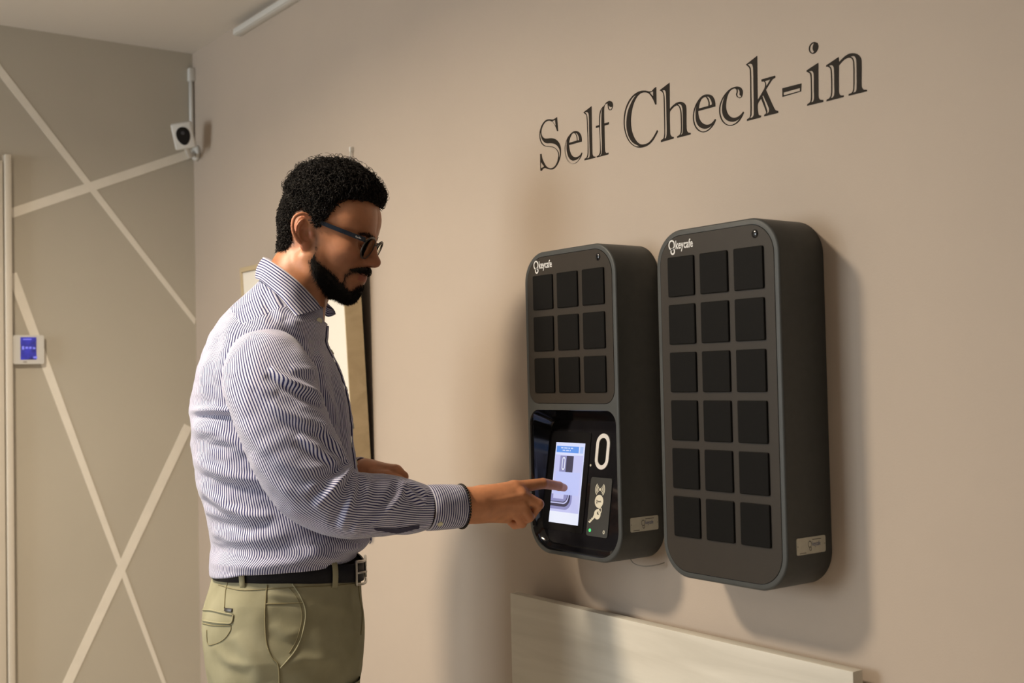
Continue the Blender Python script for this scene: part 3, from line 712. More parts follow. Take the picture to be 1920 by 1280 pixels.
# ------------------------------------------------------------------ whitewashed wooden panel under the lockers
pn = empty('wooden_panel', (-0.12, -0.0335, 0))
tag(pn, 'whitewashed wooden panel standing along the wall below the key lockers', 'wood panel')
box('board', (-0.431, -0.0115, 0.0), (0.425, 0.0115, 0.946), M['whitewood'], pn, bevel=0.0012)
box('batten', (-0.40, 0.0115, 0.10), (-0.36, 0.0334, 0.86), M['whitewood'], pn)
box('batten', (0.35, 0.0115, 0.10), (0.39, 0.0334, 0.86), M['whitewood'], pn)

# ------------------------------------------------------------------ white board with beige sides hung on the wall behind the man
tb = on_y(678, 530, -0.030)
bx1 = tb[0]; bx0 = on_y(450, 505, -0.085)[0]; bz0, bz1 = 1.03, on_y(450, 503, -0.085)[2]
hb = empty('hung_board', ((bx0 + bx1) / 2, 0, bz0))
tag(hb, 'white picture board with beige wooden sides hung behind the man', 'picture board')
lean = math.radians(2.7)
def HB(x, d, h):      # d = distance out from back face, h = height up the board
    return (x - (bx0 + bx1) / 2, -0.004 - d * math.cos(lean) - h * math.sin(lean), h * math.cos(lean) - d * math.sin(lean) * 0)
Hh = (bz1 - bz0) / math.cos(lean); Dp = 0.050; fw = 0.014
def hb_box(name, x0, x1, d0, d1, h0, h1, mat, bev=0.001):
    bm = bmesh.new()
    bm_box(bm, (x0, d0, h0), (x1, d1, h1), bev, 1)
    for v in bm.verts: v.co = Vector(HB(*v.co))
    bmesh.ops.recalc_face_normals(bm, faces=bm.faces)
    return bm_obj(name, bm, mat, hb)
M['board_white'] = mat_plain('white_board', (0.74, 0.70, 0.63), 0.55, noise=0.01, scale=10)
hb_box('white_panel', bx0 + fw, bx1 - 0.004, 0.006, Dp - 0.003, fw * 0.5, Hh - fw, M['board_white'])
hb_box('frame_side', bx1 - 0.0035, bx1, 0.0, Dp, 0.0, Hh, M['beigewood'])
hb_box('frame_side', bx0, bx0 + fw - 0.0005, 0.0, Dp, 0.0, Hh, M['beigewood'])
hb_box('frame_top', bx0 + fw, bx1 - 0.004, 0.0, Dp + 0.004, Hh - fw + 0.0005, Hh, M['beigewood'])
hb_box('frame_bottom', bx0 + fw, bx1 - 0.004, 0.0, Dp, 0.0, fw * 0.5 - 0.0005, M['beigewood'])
hb_box('backing', bx0 + 0.002, bx1 - 0.0005, -0.002, -0.0003, 0.004, Hh - 0.004, M['gap'], 0.0)
kp = on_y(662, 276, 0.0)
cd = empty('hanging_cord', (kp[0], 0, bz1)); tag(cd, 'thin white cord hanging on the wall above the man\'s hair', 'cord')
tube('cord', [(0, -0.052, -0.004), (0, -0.03, 0.08), (0, -0.006, kp[2] - bz1 - 0.004)], 0.0022, M['plastic_white'], cd, 6)
box('hook', (-0.004, -0.0105, kp[2] - bz1 - 0.012), (0.004, -0.0002, kp[2] - bz1), M['plastic_white'], cd, bevel=0.001)

# ------------------------------------------------------------------ thermostat on the back wall
ta, tb2 = on_x(24, 628, XB + 0.02), on_x(83, 682, XB + 0.02)
ty0, ty1, tz0, tz1 = ta[1], tb2[1], tb2[2], ta[2]
th = empty('thermostat', (XB, (ty0 + ty1) / 2, tz0)); tag(th, 'white wall thermostat with a lit blue screen beside the door frame', 'thermostat')
hw, hh = (ty1 - ty0) / 2, tz1 - tz0
poly_solid('case', rrect(-hw, hw, 0, hh, 0.006, 5), [], lambda u, v, e: (0.020 - e, u, v), 0.0195, M['plastic_white'], th)
sc_ = poly_solid('screen', rrect(-hw * 0.52, hw * 0.50, hh * 0.15, hh * 0.93, 0.001, 2), [], lambda u, v, e: (0.0206 - e, u, v), 0.0006, None, th)
mt, N_, L_, b_ = mat_new('thermostat_screen')
tcn = N_.new('ShaderNodeTexCoord'); nz = N_.new('ShaderNodeTexNoise'); nz.inputs['Scale'].default_value = 28
L_.new(tcn.outputs['Object'], nz.inputs['Vector'])
cr_ = N_.new('ShaderNodeValToRGB'); cr_.color_ramp.elements[0].position = 0.35; cr_.color_ramp.elements[0].color = lin(30, 28, 90); cr_.color_ramp.elements[1].position = 0.65; cr_.color_ramp.elements[1].color = lin(62, 62, 190)
L_.new(nz.outputs['Fac'], cr_.inputs[0]); L_.new(cr_.outputs[0], b_.inputs['Emission Color']); b_.inputs['Emission Strength'].default_value = 0.9
b_.inputs['Base Color'].default_value = (0.01, 0.01, 0.03, 1)
sc_.data.materials.append(mt)
M['thermo_txt'] = mat_emit('thermostat_digits', lin(140, 140, 250), 0.9)
V, Fc = [], []
for (u0, u1, v0, v1) in ((-0.24, -0.16, 0.50, 0.62), (-0.12, -0.02, 0.53, 0.60), (0.02, 0.10, 0.53, 0.60), (0.15, 0.24, 0.52, 0.58), (0.16, 0.30, 0.20, 0.26), (-0.2, 0.1, 0.84, 0.87)):
    b0 = len(V); V += [(0.0209, u0 * hw * 2 * 0.9, v0 * hh), (0.0209, u1 * hw * 2 * 0.9, v0 * hh), (0.0209, u1 * hw * 2 * 0.9, v1 * hh), (0.0209, u0 * hw * 2 * 0.9, v1 * hh)]; Fc.append((b0, b0 + 1, b0 + 2, b0 + 3))
mesh_obj('digits', V, Fc, M['thermo_txt'], sc_, smooth=False)['kind'] = 'stuff'
box('button', (0.0200, -hw * 0.35, hh * 0.05), (0.0212, -hw * 0.12, hh * 0.10), M['cable'], th)

# ------------------------------------------------------------------ security camera in the corner, with its conduit
sc0 = np.array([XB + 0.135, -0.085, 2.205])
sec = empty('security_camera', tuple(sc0)); tag(sec, 'small white security camera with a black oval face in the room corner', 'security camera')
cc = on_x(344, 254, sc0[0]); sec.location = tuple(cc)
dirv = Vector(CAM.tolist()) - Vector(cc.tolist()); dirv = Vector((dirv.x, dirv.y * 1.05, -1.1)).normalized()
qm = dirv.to_track_quat('Y', 'Z').to_matrix().to_4x4() @ Matrix.Rotation(math.radians(11), 4, 'Y')
def sec_obj(o):
    o.matrix_local = qm; return o
sw, sh, sd2 = 0.033, 0.042, 0.024
bm = bmesh.new(); bm_box(bm, (-sw, -sd2, -sh), (sw, sd2, sh), 0.006, 3); sec_obj(bm_obj('case', bm, M['plastic_white'], sec, True, math.radians(50)))
eg = []
for i in range(32):
    a = 2 * pi * i / 32
    eg.append((0.0215 * math.cos(a) * (1 + 0.16 * math.sin(a)), 0.029 * math.sin(a)))
sec_obj(poly_solid('lens_cover', eg, [], lambda u, v, e: (u, sd2 + 0.0014 - e, v), 0.0014, M['gloss'], sec))
ln = sec_obj(poly_solid('lens', ring_loop(0.0, 0.010, 0.006, 0.006, 18), [], lambda u, v, e: (u, sd2 + 0.0024 - e, v), 0.001, mat_plain('lens_glass', (0.05, 0.05, 0.055), 0.15), sec))
wp = Vector((XB + 0.03, -0.012, 2.165)) - Vector(cc.tolist())
low = qm @ Vector((0, -sd2 * 0.7, -sh * 0.9))
tube('bracket_arm', smooth_path([low, (low + wp) / 2 + Vector((0, 0, -0.02)), wp], 6), 0.008, M['plastic_white'], sec, 10)
br = on_y(371, 286, -0.004)
base = Vector((XB + 0.035, -0.001, br[2])) - Vector(cc.tolist())
V, Fc = tube_data([base, base + Vector((0, -0.012, 0))], [0.027, 0.024], 20)
mesh_obj('bracket_base', V, Fc, M['plastic_white'], sec)
cdz0, cdz1 = 2.19, 2.445
cdt = empty('conduit', (XB + 0.010, -0.010, cdz0)); tag(cdt, 'slim white cable conduit running up the room corner above the security camera', 'conduit')
tube('pipe', [(0, 0, 0.0), (0, 0, cdz1 - cdz0)], 0.0075, M['plastic_white'], cdt, 12)
box('clip', (-0.0095, -0.010, cdz1 - cdz0 - 0.035), (0.013, 0.0095, cdz1 - cdz0 + 0.008), M['plastic_white'], cdt, bevel=0.002)

# ------------------------------------------------------------------ cable trunking high on the long wall
t0 = on_y(440, 67, -0.02); t1 = on_y(440, 51, -0.02)
tk = empty('cable_trunking', (t0[0], 0, t0[2])); tag(tk, 'white cable trunking along the top of the long wall under the ceiling', 'trunking')
hgt = t1[2] - t0[2]
box('duct', (0.0, -0.022, 0.0), (3.4, -0.0002, hgt * 0.8), M['plastic_white'], tk, bevel=0.002)
box('lid', (0.001, -0.026, hgt * 0.06), (3.4, -0.0223, hgt * 0.74), M['plastic_white'], tk, bevel=0.001)

# ================================================================== the man
# local frame of the figure: x = the way he faces, y = his left (away from the camera), z = up
PD = 2.215                                   # camera depth of the figure's mid plane at his head
_hd = CAM + ray(600, 440) * PD
PF = np.array([0.438, 0.899, 0.0]); PF /= np.linalg.norm(PF)
PL = np.array([-PF[1], PF[0], 0.0])
_o = CAM + ray(545, 440) * ((_hd - CAM) @ PL) / (ray(545, 440) @ PL)
PO = np.array([_o[0], _o[1], 0.0])
man = empty('person', tuple(PO), math.atan2(PF[1], PF[0]))
tag(man, 'man in a striped shirt, olive trousers and glasses pressing the touchscreen', 'person')
def to_world(P):
    P = np.asarray(P, float)
    return PO + P[..., 0:1] * PF + P[..., 1:2] * PL + P[..., 2:3] * np.array([0, 0, 1.0])
def to_local(P):
    q = np.asarray(P, float) - PO
    return np.stack([q @ PF, q @ PL, q[..., 2]], -1)
def Lp(px, py, y=0.0):
    """photo pixel at depth y of the figure -> local point"""
    d = ray(px, py); o = CAM - PO
    t = (y - o @ PL) / (d @ PL)
    return to_local(CAM + d * t)
def LX(pts):
    return np.array([Lp(*p) for p in pts])

# ------------------------------------------------------------------ implicit surfaces
def sm(a, b, k):
    h = np.maximum(k - np.abs(a - b), 0) / k
    return np.minimum(a, b) - h * h * k * 0.25
def smx(a, b, k): return -sm(-a, -b, k)
def ell(P, c, r, R=None):
    q = P - np.asarray(c, np.float32)
    if R is not None: q = q @ np.asarray(R, np.float32)
    r = np.asarray(r, np.float32)
    k0 = np.linalg.norm(q / r, axis=-1); k1 = np.linalg.norm(q / (r * r), axis=-1)
    return k0 * (k0 - 1) / np.maximum(k1, 1e-6)
def cone(P, a, b, ra, rb):
    a = np.asarray(a, np.float32); b = np.asarray(b, np.float32)
    ba = b - a; pa = P - a
    t = np.clip((pa @ ba) / float(ba @ ba), 0, 1)
    return np.linalg.norm(pa - t[..., None] * ba, axis=-1) - (ra + (rb - ra) * t)
def grid(lo, hi, h):
    ax = [np.arange(lo[i], hi[i] + h, h, dtype=np.float32) for i in range(3)]
    G = np.stack(np.meshgrid(*ax, indexing='ij'), -1)
    return G, np.array(lo, float)
def surfnet(F, o, h):
    s = F < 0
    nx, ny, nz = F.shape
    c = [(i, j, k) for i in (0, 1) for j in (0, 1) for k in (0, 1)]
    sl = lambda A, q: A[q[0]:nx - 1 + q[0], q[1]:ny - 1 + q[1], q[2]:nz - 1 + q[2]]
    cnt = sum(sl(s, q).astype(np.int8) for q in c)
    act = (cnt > 0) & (cnt < 8)
    I = np.argwhere(act)
    idx = -np.ones(act.shape, np.int64); idx[act] = np.arange(len(I))
    acc = np.zeros((len(I), 3)); n = np.zeros(len(I))
    for a in c:
        for ax in range(3):
            if a[ax] == 1: continue
            b = list(a); b[ax] = 1
            fa = F[I[:, 0] + a[0], I[:, 1] + a[1], I[:, 2] + a[2]]; fb = F[I[:, 0] + b[0], I[:, 1] + b[1], I[:, 2] + b[2]]
            mk = (fa < 0) != (fb < 0)
            t = np.where(mk, fa / np.where(mk, fa - fb, 1), 0)
            p = np.tile(np.array(a, float), (len(I), 1)); p[:, ax] += t
            acc += p * mk[:, None]; n += mk
    V = o + h * (I + acc / n[:, None])
    Q = []
    for ax in range(3):
        u, v = (ax + 1) % 3, (ax + 2) % 3
        A = [slice(None)] * 3; B = [slice(None)] * 3
        A[ax] = slice(0, -1); B[ax] = slice(1, None)
        ch = s[tuple(A)] != s[tuple(B)]
        E = np.argwhere(ch)
        sh = np.array(act.shape)
        ok = (E[:, u] > 0) & (E[:, v] > 0) & (E[:, u] < sh[u]) & (E[:, v] < sh[v])
        E = E[ok]
        def cell(du, dv):
            q = E.copy(); q[:, u] += du; q[:, v] += dv
            return idx[q[:, 0], q[:, 1], q[:, 2]]
        q = np.stack([cell(-1, -1), cell(0, -1), cell(0, 0), cell(-1, 0)], 1)
        neg = s[E[:, 0], E[:, 1], E[:, 2]]
        q[~neg] = q[~neg][:, ::-1]
        Q.append(q)
    Q = np.concatenate(Q)
    Q = Q[(Q >= 0).all(1)]
    return V, Q
def vnoise(P, s, seed=0):
    """smooth value noise in -1..1, vectorised"""
    q = np.asarray(P, float) * s + 100.0 + seed * 17.3
    i = np.floor(q).astype(np.int64); f = q - i; f = f * f * (3 - 2 * f)
    def hsh(a, b, c):
        n = (a * 73856093) ^ (b * 19349663) ^ (c * 83492791) ^ (seed * 2654435)
        n = (n ^ (n >> 13)) * 1274126177 & 0x7fffffff
        return (n % 65536) / 32768.0 - 1.0
    r = 0
    for dx in (0, 1):
        for dy in (0, 1):
            for dz in (0, 1):
                w = (f[..., 0] if dx else 1 - f[..., 0]) * (f[..., 1] if dy else 1 - f[..., 1]) * (f[..., 2] if dz else 1 - f[..., 2])
                r = r + w * hsh(i[..., 0] + dx, i[..., 1] + dy, i[..., 2] + dz)
    return r
def in_poly(x, y, poly):
    c = np.zeros(x.shape, bool); n = len(poly)
    for i in range(n):
        x1, y1 = poly[i]; x2, y2 = poly[(i + 1) % n]
        k = (y1 > y) != (y2 > y)
        c ^= k & (x < (x2 - x1) * (y - y1) / (y2 - y1 + 1e-12) + x1)
    return c
def d_poly(x, y, poly):
    d = np.full(x.shape, 1e9); n = len(poly)
    for i in range(n):
        a = np.array(poly[i]); b = np.array(poly[(i + 1) % n]); ba = b - a
        t = np.clip(((x - a[0]) * ba[0] + (y - a[1]) * ba[1]) / (ba @ ba + 1e-12), 0, 1)
        d = np.minimum(d, np.hypot(x - a[0] - t * ba[0], y - a[1] - t * ba[1]))
    return d
def d_line(x, y, pl):
    d = np.full(x.shape, 1e9)
    for i in range(len(pl) - 1):
        a = np.array(pl[i], float); b = np.array(pl[i + 1], float); ba = b - a
        t = np.clip(((x - a[0]) * ba[0] + (y - a[1]) * ba[1]) / (ba @ ba + 1e-12), 0, 1)
        d = np.minimum(d, np.hypot(x - a[0] - t * ba[0], y - a[1] - t * ba[1]))
    return d

# ------------------------------------------------------------------ figure materials
def mat_skin():
    mt, N, L, b = mat_new('skin')
    at = N.new('ShaderNodeAttribute'); at.attribute_name = 'tint'
    tc = N.new('ShaderNodeTexCoord')
    nz = N.new('ShaderNodeTexNoise'); nz.inputs['Scale'].default_value = 60; nz.inputs['Detail'].default_value = 5
    L.new(tc.outputs['Object'], nz.inputs['Vector'])
    mr = N.new('ShaderNodeMapRange'); mr.inputs[1].default_value = 0.3; mr.inputs[2].default_value = 0.7; mr.inputs[3].default_value = 0.90; mr.inputs[4].default_value = 1.10
    L.new(nz.outputs['Fac'], mr.inputs[0])
    mx = N.new('ShaderNodeVectorMath'); mx.operation = 'SCALE'
    L.new(at.outputs['Color'], mx.inputs[0]); L.new(mr.outputs[0], mx.inputs['Scale'])
    L.new(mx.outputs[0], b.inputs['Base Color'])
    b.inputs['Roughness'].default_value = 0.48
    b.inputs['Subsurface Weight'].default_value = 0.12
    b.inputs['Subsurface Radius'].default_value = (1.0, 0.35, 0.2)
    b.inputs['Subsurface Scale'].default_value = 0.006
    nb = N.new('ShaderNodeTexNoise'); nb.inputs['Scale'].default_value = 420; nb.inputs['Detail'].default_value = 3
    L.new(tc.outputs['Object'], nb.inputs['Vector'])
    bp = N.new('ShaderNodeBump'); bp.inputs['Strength'].default_value = 0.12; bp.inputs['Distance'].default_value = 0.001
    L.new(nb.outputs['Fac'], bp.inputs['Height']); L.new(bp.outputs[0], b.inputs['Normal'])
    return mt
M['skin'] = mat_skin()
SKIN = np.array([0.39, 0.168, 0.082])
M['hair'] = mat_plain('dark_hair', (0.0075, 0.0055, 0.0044), 0.55, noise=0.25, scale=80, spec=0.18)
M['beard'] = mat_plain('dark_beard', (0.0075, 0.0058, 0.0048), 0.6, noise=0.25, scale=120, spec=0.2)
M['brow'] = M['beard']
M['eye'] = mat_plain('eye_white', (0.55, 0.50, 0.46), 0.15)
M['iris'] = mat_plain('brown_iris', (0.03, 0.016, 0.009), 0.1)
M['frame_navy'] = mat_plain('navy_frame', (0.010, 0.016, 0.028), 0.2, noise=0.3, scale=60)
M['frame_metal'] = mat_plain('gunmetal_frame', (0.035, 0.028, 0.024), 0.3, metal=0.2)
def mat_lens():
    mt, N, L, b = mat_new('lens_glass_clear')
    b.inputs['Base Color'].default_value = (0.93, 0.88, 0.78, 1)
    b.inputs['Roughness'].default_value = 0.02
    b.inputs['Transmission Weight'].default_value = 1.0
    b.inputs['IOR'].default_value = 1.05
    return mt
M['lens'] = mat_lens()
PERIOD = 0.00435
def mat_stripe(name, duty=0.45, white=(0.63, 0.635, 0.77), navy=(0.023, 0.026, 0.125)):
    mt, N, L, b = mat_new(name)
    uv = N.new('ShaderNodeUVMap'); uv.uv_map = 'UVMap'
    sp = N.new('ShaderNodeSeparateXYZ'); L.new(uv.outputs[0], sp.inputs[0])
    mu = N.new('ShaderNodeMath'); mu.operation = 'MULTIPLY'; mu.inputs[1].default_value = 1.0 / PERIOD
    L.new(sp.outputs[0], mu.inputs[0])
    fr = N.new('ShaderNodeMath'); fr.operation = 'FRACT'; L.new(mu.outputs[0], fr.inputs[0])
    pp = N.new('ShaderNodeMath'); pp.operation = 'PINGPONG'; pp.inputs[1].default_value = 0.5; L.new(mu.outputs[0], pp.inputs[0])
    mr = N.new('ShaderNodeMapRange'); mr.interpolation_type = 'SMOOTHSTEP'
    mr.inputs[1].default_value = duty / 2 - 0.035; mr.inputs[2].default_value = duty / 2 + 0.035
    L.new(pp.outputs[0], mr.inputs[0])
    mx = N.new('ShaderNodeMix'); mx.data_type = 'RGBA'
    mx.inputs[6].default_value = navy + (1,); mx.inputs[7].default_value = white + (1,)
    L.new(mr.outputs[0], mx.inputs[0]); L.new(mx.outputs[2], b.inputs['Base Color'])
    b.inputs['Roughness'].default_value = 0.75
    b.inputs['Sheen Weight'].default_value = 0.15
    b.inputs['Specular IOR Level'].default_value = 0.2
    tc = N.new('ShaderNodeTexCoord')
    nb = N.new('ShaderNodeTexNoise'); nb.inputs['Scale'].default_value = 130; nb.inputs['Detail'].default_value = 4
    L.new(tc.outputs['Object'], nb.inputs['Vector'])
    bp = N.new('ShaderNodeBump'); bp.inputs['Strength'].default_value = 0.10; bp.inputs['Distance'].default_value = 0.002
    L.new(nb.outputs['Fac'], bp.inputs['Height']); L.new(bp.outputs[0], b.inputs['Normal'])
    return mt
M['stripe'] = mat_stripe('striped_cotton')
M['slit_shade_mat'] = mat_plain('navy_slit_shade', (0.035, 0.033, 0.075), 0.8, noise=0.1, scale=200)
M['button'] = mat_plain('shirt_button', (0.66, 0.64, 0.48), 0.35)
def mat_chino():
    mt, N, L, b = mat_new('olive_chino')
    tc = N.new('ShaderNodeTexCoord')
    nz = N.new('ShaderNodeTexNoise'); nz.inputs['Scale'].default_value = 14; nz.inputs['Detail'].default_value = 6
    L.new(tc.outputs['Object'], nz.inputs['Vector'])
    cr = N.new('ShaderNodeValToRGB')
    cr.color_ramp.elements[0].position = 0.3; cr.color_ramp.elements[0].color = (0.235, 0.222, 0.142, 1)
    cr.color_ramp.elements[1].position = 0.7; cr.color_ramp.elements[1].color = (0.310, 0.295, 0.200, 1)
    L.new(nz.outputs['Fac'], cr.inputs[0]); L.new(cr.outputs[0], b.inputs['Base Color'])
    b.inputs['Roughness'].default_value = 0.8; b.inputs['Specular IOR Level'].default_value = 0.2
    wv = N.new('ShaderNodeTexNoise'); wv.inputs['Scale'].default_value = 900
    L.new(tc.outputs['Object'], wv.inputs['Vector'])
    bp = N.new('ShaderNodeBump'); bp.inputs['Strength'].default_value = 0.15; bp.inputs['Distance'].default_value = 0.001
    L.new(wv.outputs['Fac'], bp.inputs['Height']); L.new(bp.outputs[0], b.inputs['Normal'])
    return mt
M['chino'] = mat_chino()
M['thread'] = mat_plain('olive_thread', (0.19, 0.165, 0.085), 0.8)
M['belt'] = mat_plain('black_leather', (0.008, 0.008, 0.012), 0.6, noise=0.15, scale=120, bump=0.2, bscale=500, spec=0.2)
M['shoe'] = mat_plain('brown_leather', (0.05, 0.03, 0.02), 0.4)
M['bracelet'] = mat_plain('bracelet_beads', (0.035, 0.03, 0.024), 0.3, metal=0.4)

# ------------------------------------------------------------------ head (implicit, in its own frame: x forward, y left, z up, origin between the ear canals)
HO = Lp(603, 449, 0.0)
HY, HP = math.radians(-18), math.radians(17)
Rz = np.array([[math.cos(HY), -math.sin(HY), 0], [math.sin(HY), math.cos(HY), 0], [0, 0, 1]])
Ry = np.array([[math.cos(HP), 0, math.sin(HP)], [0, 1, 0], [-math.sin(HP), 0, math.cos(HP)]])
HR = Rz @ Ry
def h2l(P): return np.asarray(P, float) @ HR.T + HO
def l2h(P): return (np.asarray(P, float) - HO) @ HR
NB = l2h(np.array([Lp(583, 478, 0.004), Lp(564, 520, 0.004), Lp(543, 590, 0.004)]))   # neck axis
def head_sdf(P):
    Q = P.copy(); Q[..., 1] = np.abs(Q[..., 1])          # mirrored features
    d = ell(P, (0.009, 0, 0.046), (0.085, 0.0745, 0.086))
    d = sm(d, ell(P, (-0.016, 0, 0.026), (0.058, 0.068, 0.068)), 0.03)
    d = sm(d, ell(P, (0.042, 0, -0.012), (0.052, 0.061, 0.075)), 0.03)
    d = sm(d, ell(Q, (0.057, 0.030, 0.056), (0.032, 0.034, 0.034)), 0.03)      # frontal
    d = sm(d, cone(Q, (0.014, 0.0535, -0.035), (0.020, 0.0535, -0.060), 0.014, 0.014), 0.022)   # jaw angle
    d = sm(d, cone(Q, (0.020, 0.053, -0.060), (0.072, 0.016, -0.0795), 0.014, 0.012), 0.022)
    d = sm(d, ell(P, (0.0775, 0, -0.0765), (0.0145, 0.021, 0.0150)), 0.018)       # chin
    d = sm(d, ell(P, (0.070, 0, -0.046), (0.033, 0.034, 0.034)), 0.022)         # mouth barrel
    d = sm(d, ell(Q, (0.066, 0.046, -0.006), (0.022, 0.019, 0.017)), 0.022)     # cheek bone
    d = sm(d, cone(Q, (0.087, 0.010, 0.0320), (0.074, 0.046, 0.0335), 0.0085, 0.0075), 0.014)  # brow ridge
    d = smx(d, -ell(Q, (0.100, 0.033, 0.0130), (0.0185, 0.020, 0.0125)), 0.012) # eye socket
    d = sm(d, ell(Q, (0.0740, 0.0325, 0.0135), (0.0142, 0.0148, 0.0135)), 0.004) # lids over the eye
    d = smx(d, -cone(Q, (0.0900, 0.020, 0.0075), (0.0860, 0.045, 0.0070), 0.0016, 0.0014), 0.003)   # lid crease (eyes cast down)
    # nose
    d = sm(d, cone(P, (0.0925, 0, 0.026), (0.1080, 0, -0.0110), 0.0078, 0.0095), 0.012)
    d = sm(d, ell(P, (0.1105, 0, -0.0150), (0.0125, 0.0115, 0.0100)), 0.008)
    d = sm(d, ell(Q, (0.0985, 0.0125, -0.0185), (0.0125, 0.0068, 0.0080)), 0.006)
    d = smx(d, -ell(Q, (0.1035, 0.0068, -0.0265), (0.0068, 0.0034, 0.0045)), 0.003)
    # lips
    d = smx(d, -cone(Q, (0.1075, 0.0, -0.0425), (0.088, 0.0255, -0.0440), 0.0022, 0.0016), 0.005)
    d = sm(d, cone(Q, (0.0990, 0.0, -0.0375), (0.0865, 0.0235, -0.0425), 0.0052, 0.0030), 0.006)
    d = sm(d, cone(Q, (0.0945, 0.0, -0.0490), (0.0820, 0.0215, -0.0465), 0.0056, 0.0032), 0.010)
    # neck
    nk = cone(P, NB[0], NB[1], 0.0520, 0.0545); nk = sm(nk, cone(P, NB[1], NB[2], 0.0545, 0.064), 0.03)
    d = sm(d, nk, 0.022)
    scm = l2h(np.array([Lp(572, 486, -0.052), Lp(603, 592, -0.026)]))
    d = sm(d, cone(P, scm[0], scm[1], 0.009, 0.008), 0.02)                     # neck muscle, near side
    return d
def ear_sdf(Q):
    # Q mirrored so that the ear is on +y ; plane tilted: e1 up/back, e2 back, n outward
    th = math.radians(12)
    up = np.array([-math.sin(th), 0.16, math.cos(th)]); up /= np.linalg.norm(up)
    bk = np.array([-0.88, 0.46, -0.10]); bk -= up * (bk @ up); bk /= np.linalg.norm(bk)
    nn = np.cross(up, bk); nn *= np.sign(nn[1])
    c = np.array([-0.012, 0.0755, 0.003])
    def pt(u, v, w=0.0): return c + up * u * 1.06 + bk * v * 1.16 + nn * w
    E = np.stack([bk, nn, up], 1)
    d = ell(Q, pt(0.002, 0.001, -0.002), (0.0165, 0.0038, 0.027), E)
    hx = smooth_path([pt(0.006, -0.010, 0.001), pt(0.017, -0.0145, 0.001), pt(0.0275, -0.006, 0.003), pt(0.0305, 0.005, 0.004), pt(0.024, 0.0155, 0.005), pt(0.009, 0.0185, 0.005), pt(-0.007, 0.0145, 0.004), pt(-0.018, 0.007, 0.003)], 3)
    for i in range(len(hx) - 1):
        d = sm(d, cone(Q, hx[i], hx[i + 1], 0.0030, 0.0030), 0.002)
    d = sm(d, ell(Q, pt(-0.0245, -0.002, 0.001), (0.0085, 0.0042, 0.0090), E), 0.005)
    ah = smooth_path([pt(0.0185, 0.002, 0.002), pt(0.009, 0.0085, 0.003), pt(-0.004, 0.0085, 0.003), pt(-0.0135, 0.001, 0.003)], 3)
    for i in range(len(ah) - 1):
        d = sm(d, cone(Q, ah[i], ah[i + 1], 0.0028, 0.0028), 0.0025)
    d = smx(d, -ell(Q, pt(-0.005, -0.002, 0.005), (0.0092, 0.0085, 0.0120), E), 0.003)
    d = smx(d, -ell(Q, pt(0.018, -0.005, 0.004), (0.0060, 0.0042, 0.0060), E), 0.003)
    d = sm(d, ell(Q, pt(-0.004, -0.0125, 0.002), (0.0042, 0.0040, 0.0065), E), 0.004)
    return d
hh_ = 0.0017
G, o_ = grid((-0.165, -0.118, -0.178), (0.142, 0.118, 0.145), hh_)
Fh = head_sdf(G.astype(np.float32))
Gq = G.copy(); Gq[..., 1] = np.abs(Gq[..., 1])
sel = (np.abs(G[..., 1]) > 0.05) & (G[..., 0] > -0.06) & (G[..., 0] < 0.035) & (G[..., 2] > -0.06) & (G[..., 2] < 0.06)
fe = ear_sdf(Gq[sel])
Fh[sel] = sm(Fh[sel], fe, 0.006)
HV, HQ = surfnet(Fh, o_, hh_)
del G, Gq, Fh

# masks in the side view of the head frame
def hpoly(pts, y=-0.055):
    q = l2h(np.array([Lp(p[0], p[1], y) for p in pts])); return [(a[0], a[2]) for a in q]
HAIR_P = hpoly([(730, 376), (700, 379), (665, 377), (643, 378), (637, 392), (625, 408), (614, 418), (606, 428), (599, 426), (594, 412), (586, 401), (572, 393), (556, 395), (545, 406), (542, 428), (544, 446), (538, 456), (528, 466), (505, 464), (480, 440), (470, 250), (730, 250)])
BEARD_P = hpoly([(597, 424), (606, 428), (607, 462), (604, 486), (613, 494), (626, 505), (638, 517), (643, 526), (647, 513), (660, 504), (676, 500), (700, 498), (704, 511), (688, 513), (668, 514), (656, 521), (651, 531), (657, 540), (664, 535), (672, 529), (690, 527), (690, 560), (650, 585), (612, 562), (598, 535), (586, 508), (582, 490), (592, 474)], -0.045)
LIP_Z = (-0.0555, -0.0395)
def hair_d(P):
    s = np.where(in_poly(P[:, 0], P[:, 2], HAIR_P), 1.0, -1.0)
    return s * d_poly(P[:, 0], P[:, 2], HAIR_P)
def beard_d(P):
    s = np.where(in_poly(P[:, 0], P[:, 2], BEARD_P), 1.0, -1.0)
    d = s * d_poly(P[:, 0], P[:, 2], BEARD_P)
    return d
def mesh_normals(V, Q):
    a = V[Q[:, 2]] - V[Q[:, 0]]; b = V[Q[:, 3]] - V[Q[:, 1]]
    n = np.cross(a, b); N = np.zeros_like(V)
    for k in range(4): np.add.at(N, Q[:, k], n)
    return N / (np.linalg.norm(N, axis=1)[:, None] + 1e-12)
HN = mesh_normals(HV, HQ)
_q = HV.copy(); _q[:, 1] = np.abs(_q[:, 1])
is_ear = ear_sdf(_q.astype(np.float32)) < 0.0012
hd_ = hair_d(HV); hd_[is_ear] = -1
bd_ = beard_d(HV); bd_[is_ear & (HV[:, 0] < 0.002)] = -1
col = np.tile(SKIN, (len(HV), 1))
def blend(mask, c, k=1.0):
    global col
    w = np.clip(mask, 0, 1)[:, None] * k
    col = col * (1 - w) + np.array(c) * w
blend(np.where(is_ear, 0.6, 0), (0.46, 0.17, 0.095))
ga = lambda c, s: np.exp(-(((HV - np.array(c)) / np.array(s)) ** 2).sum(1))
ga = lambda c, s: np.exp(-(((HV - np.array(c)) / np.array(s)) ** 2).sum(1))
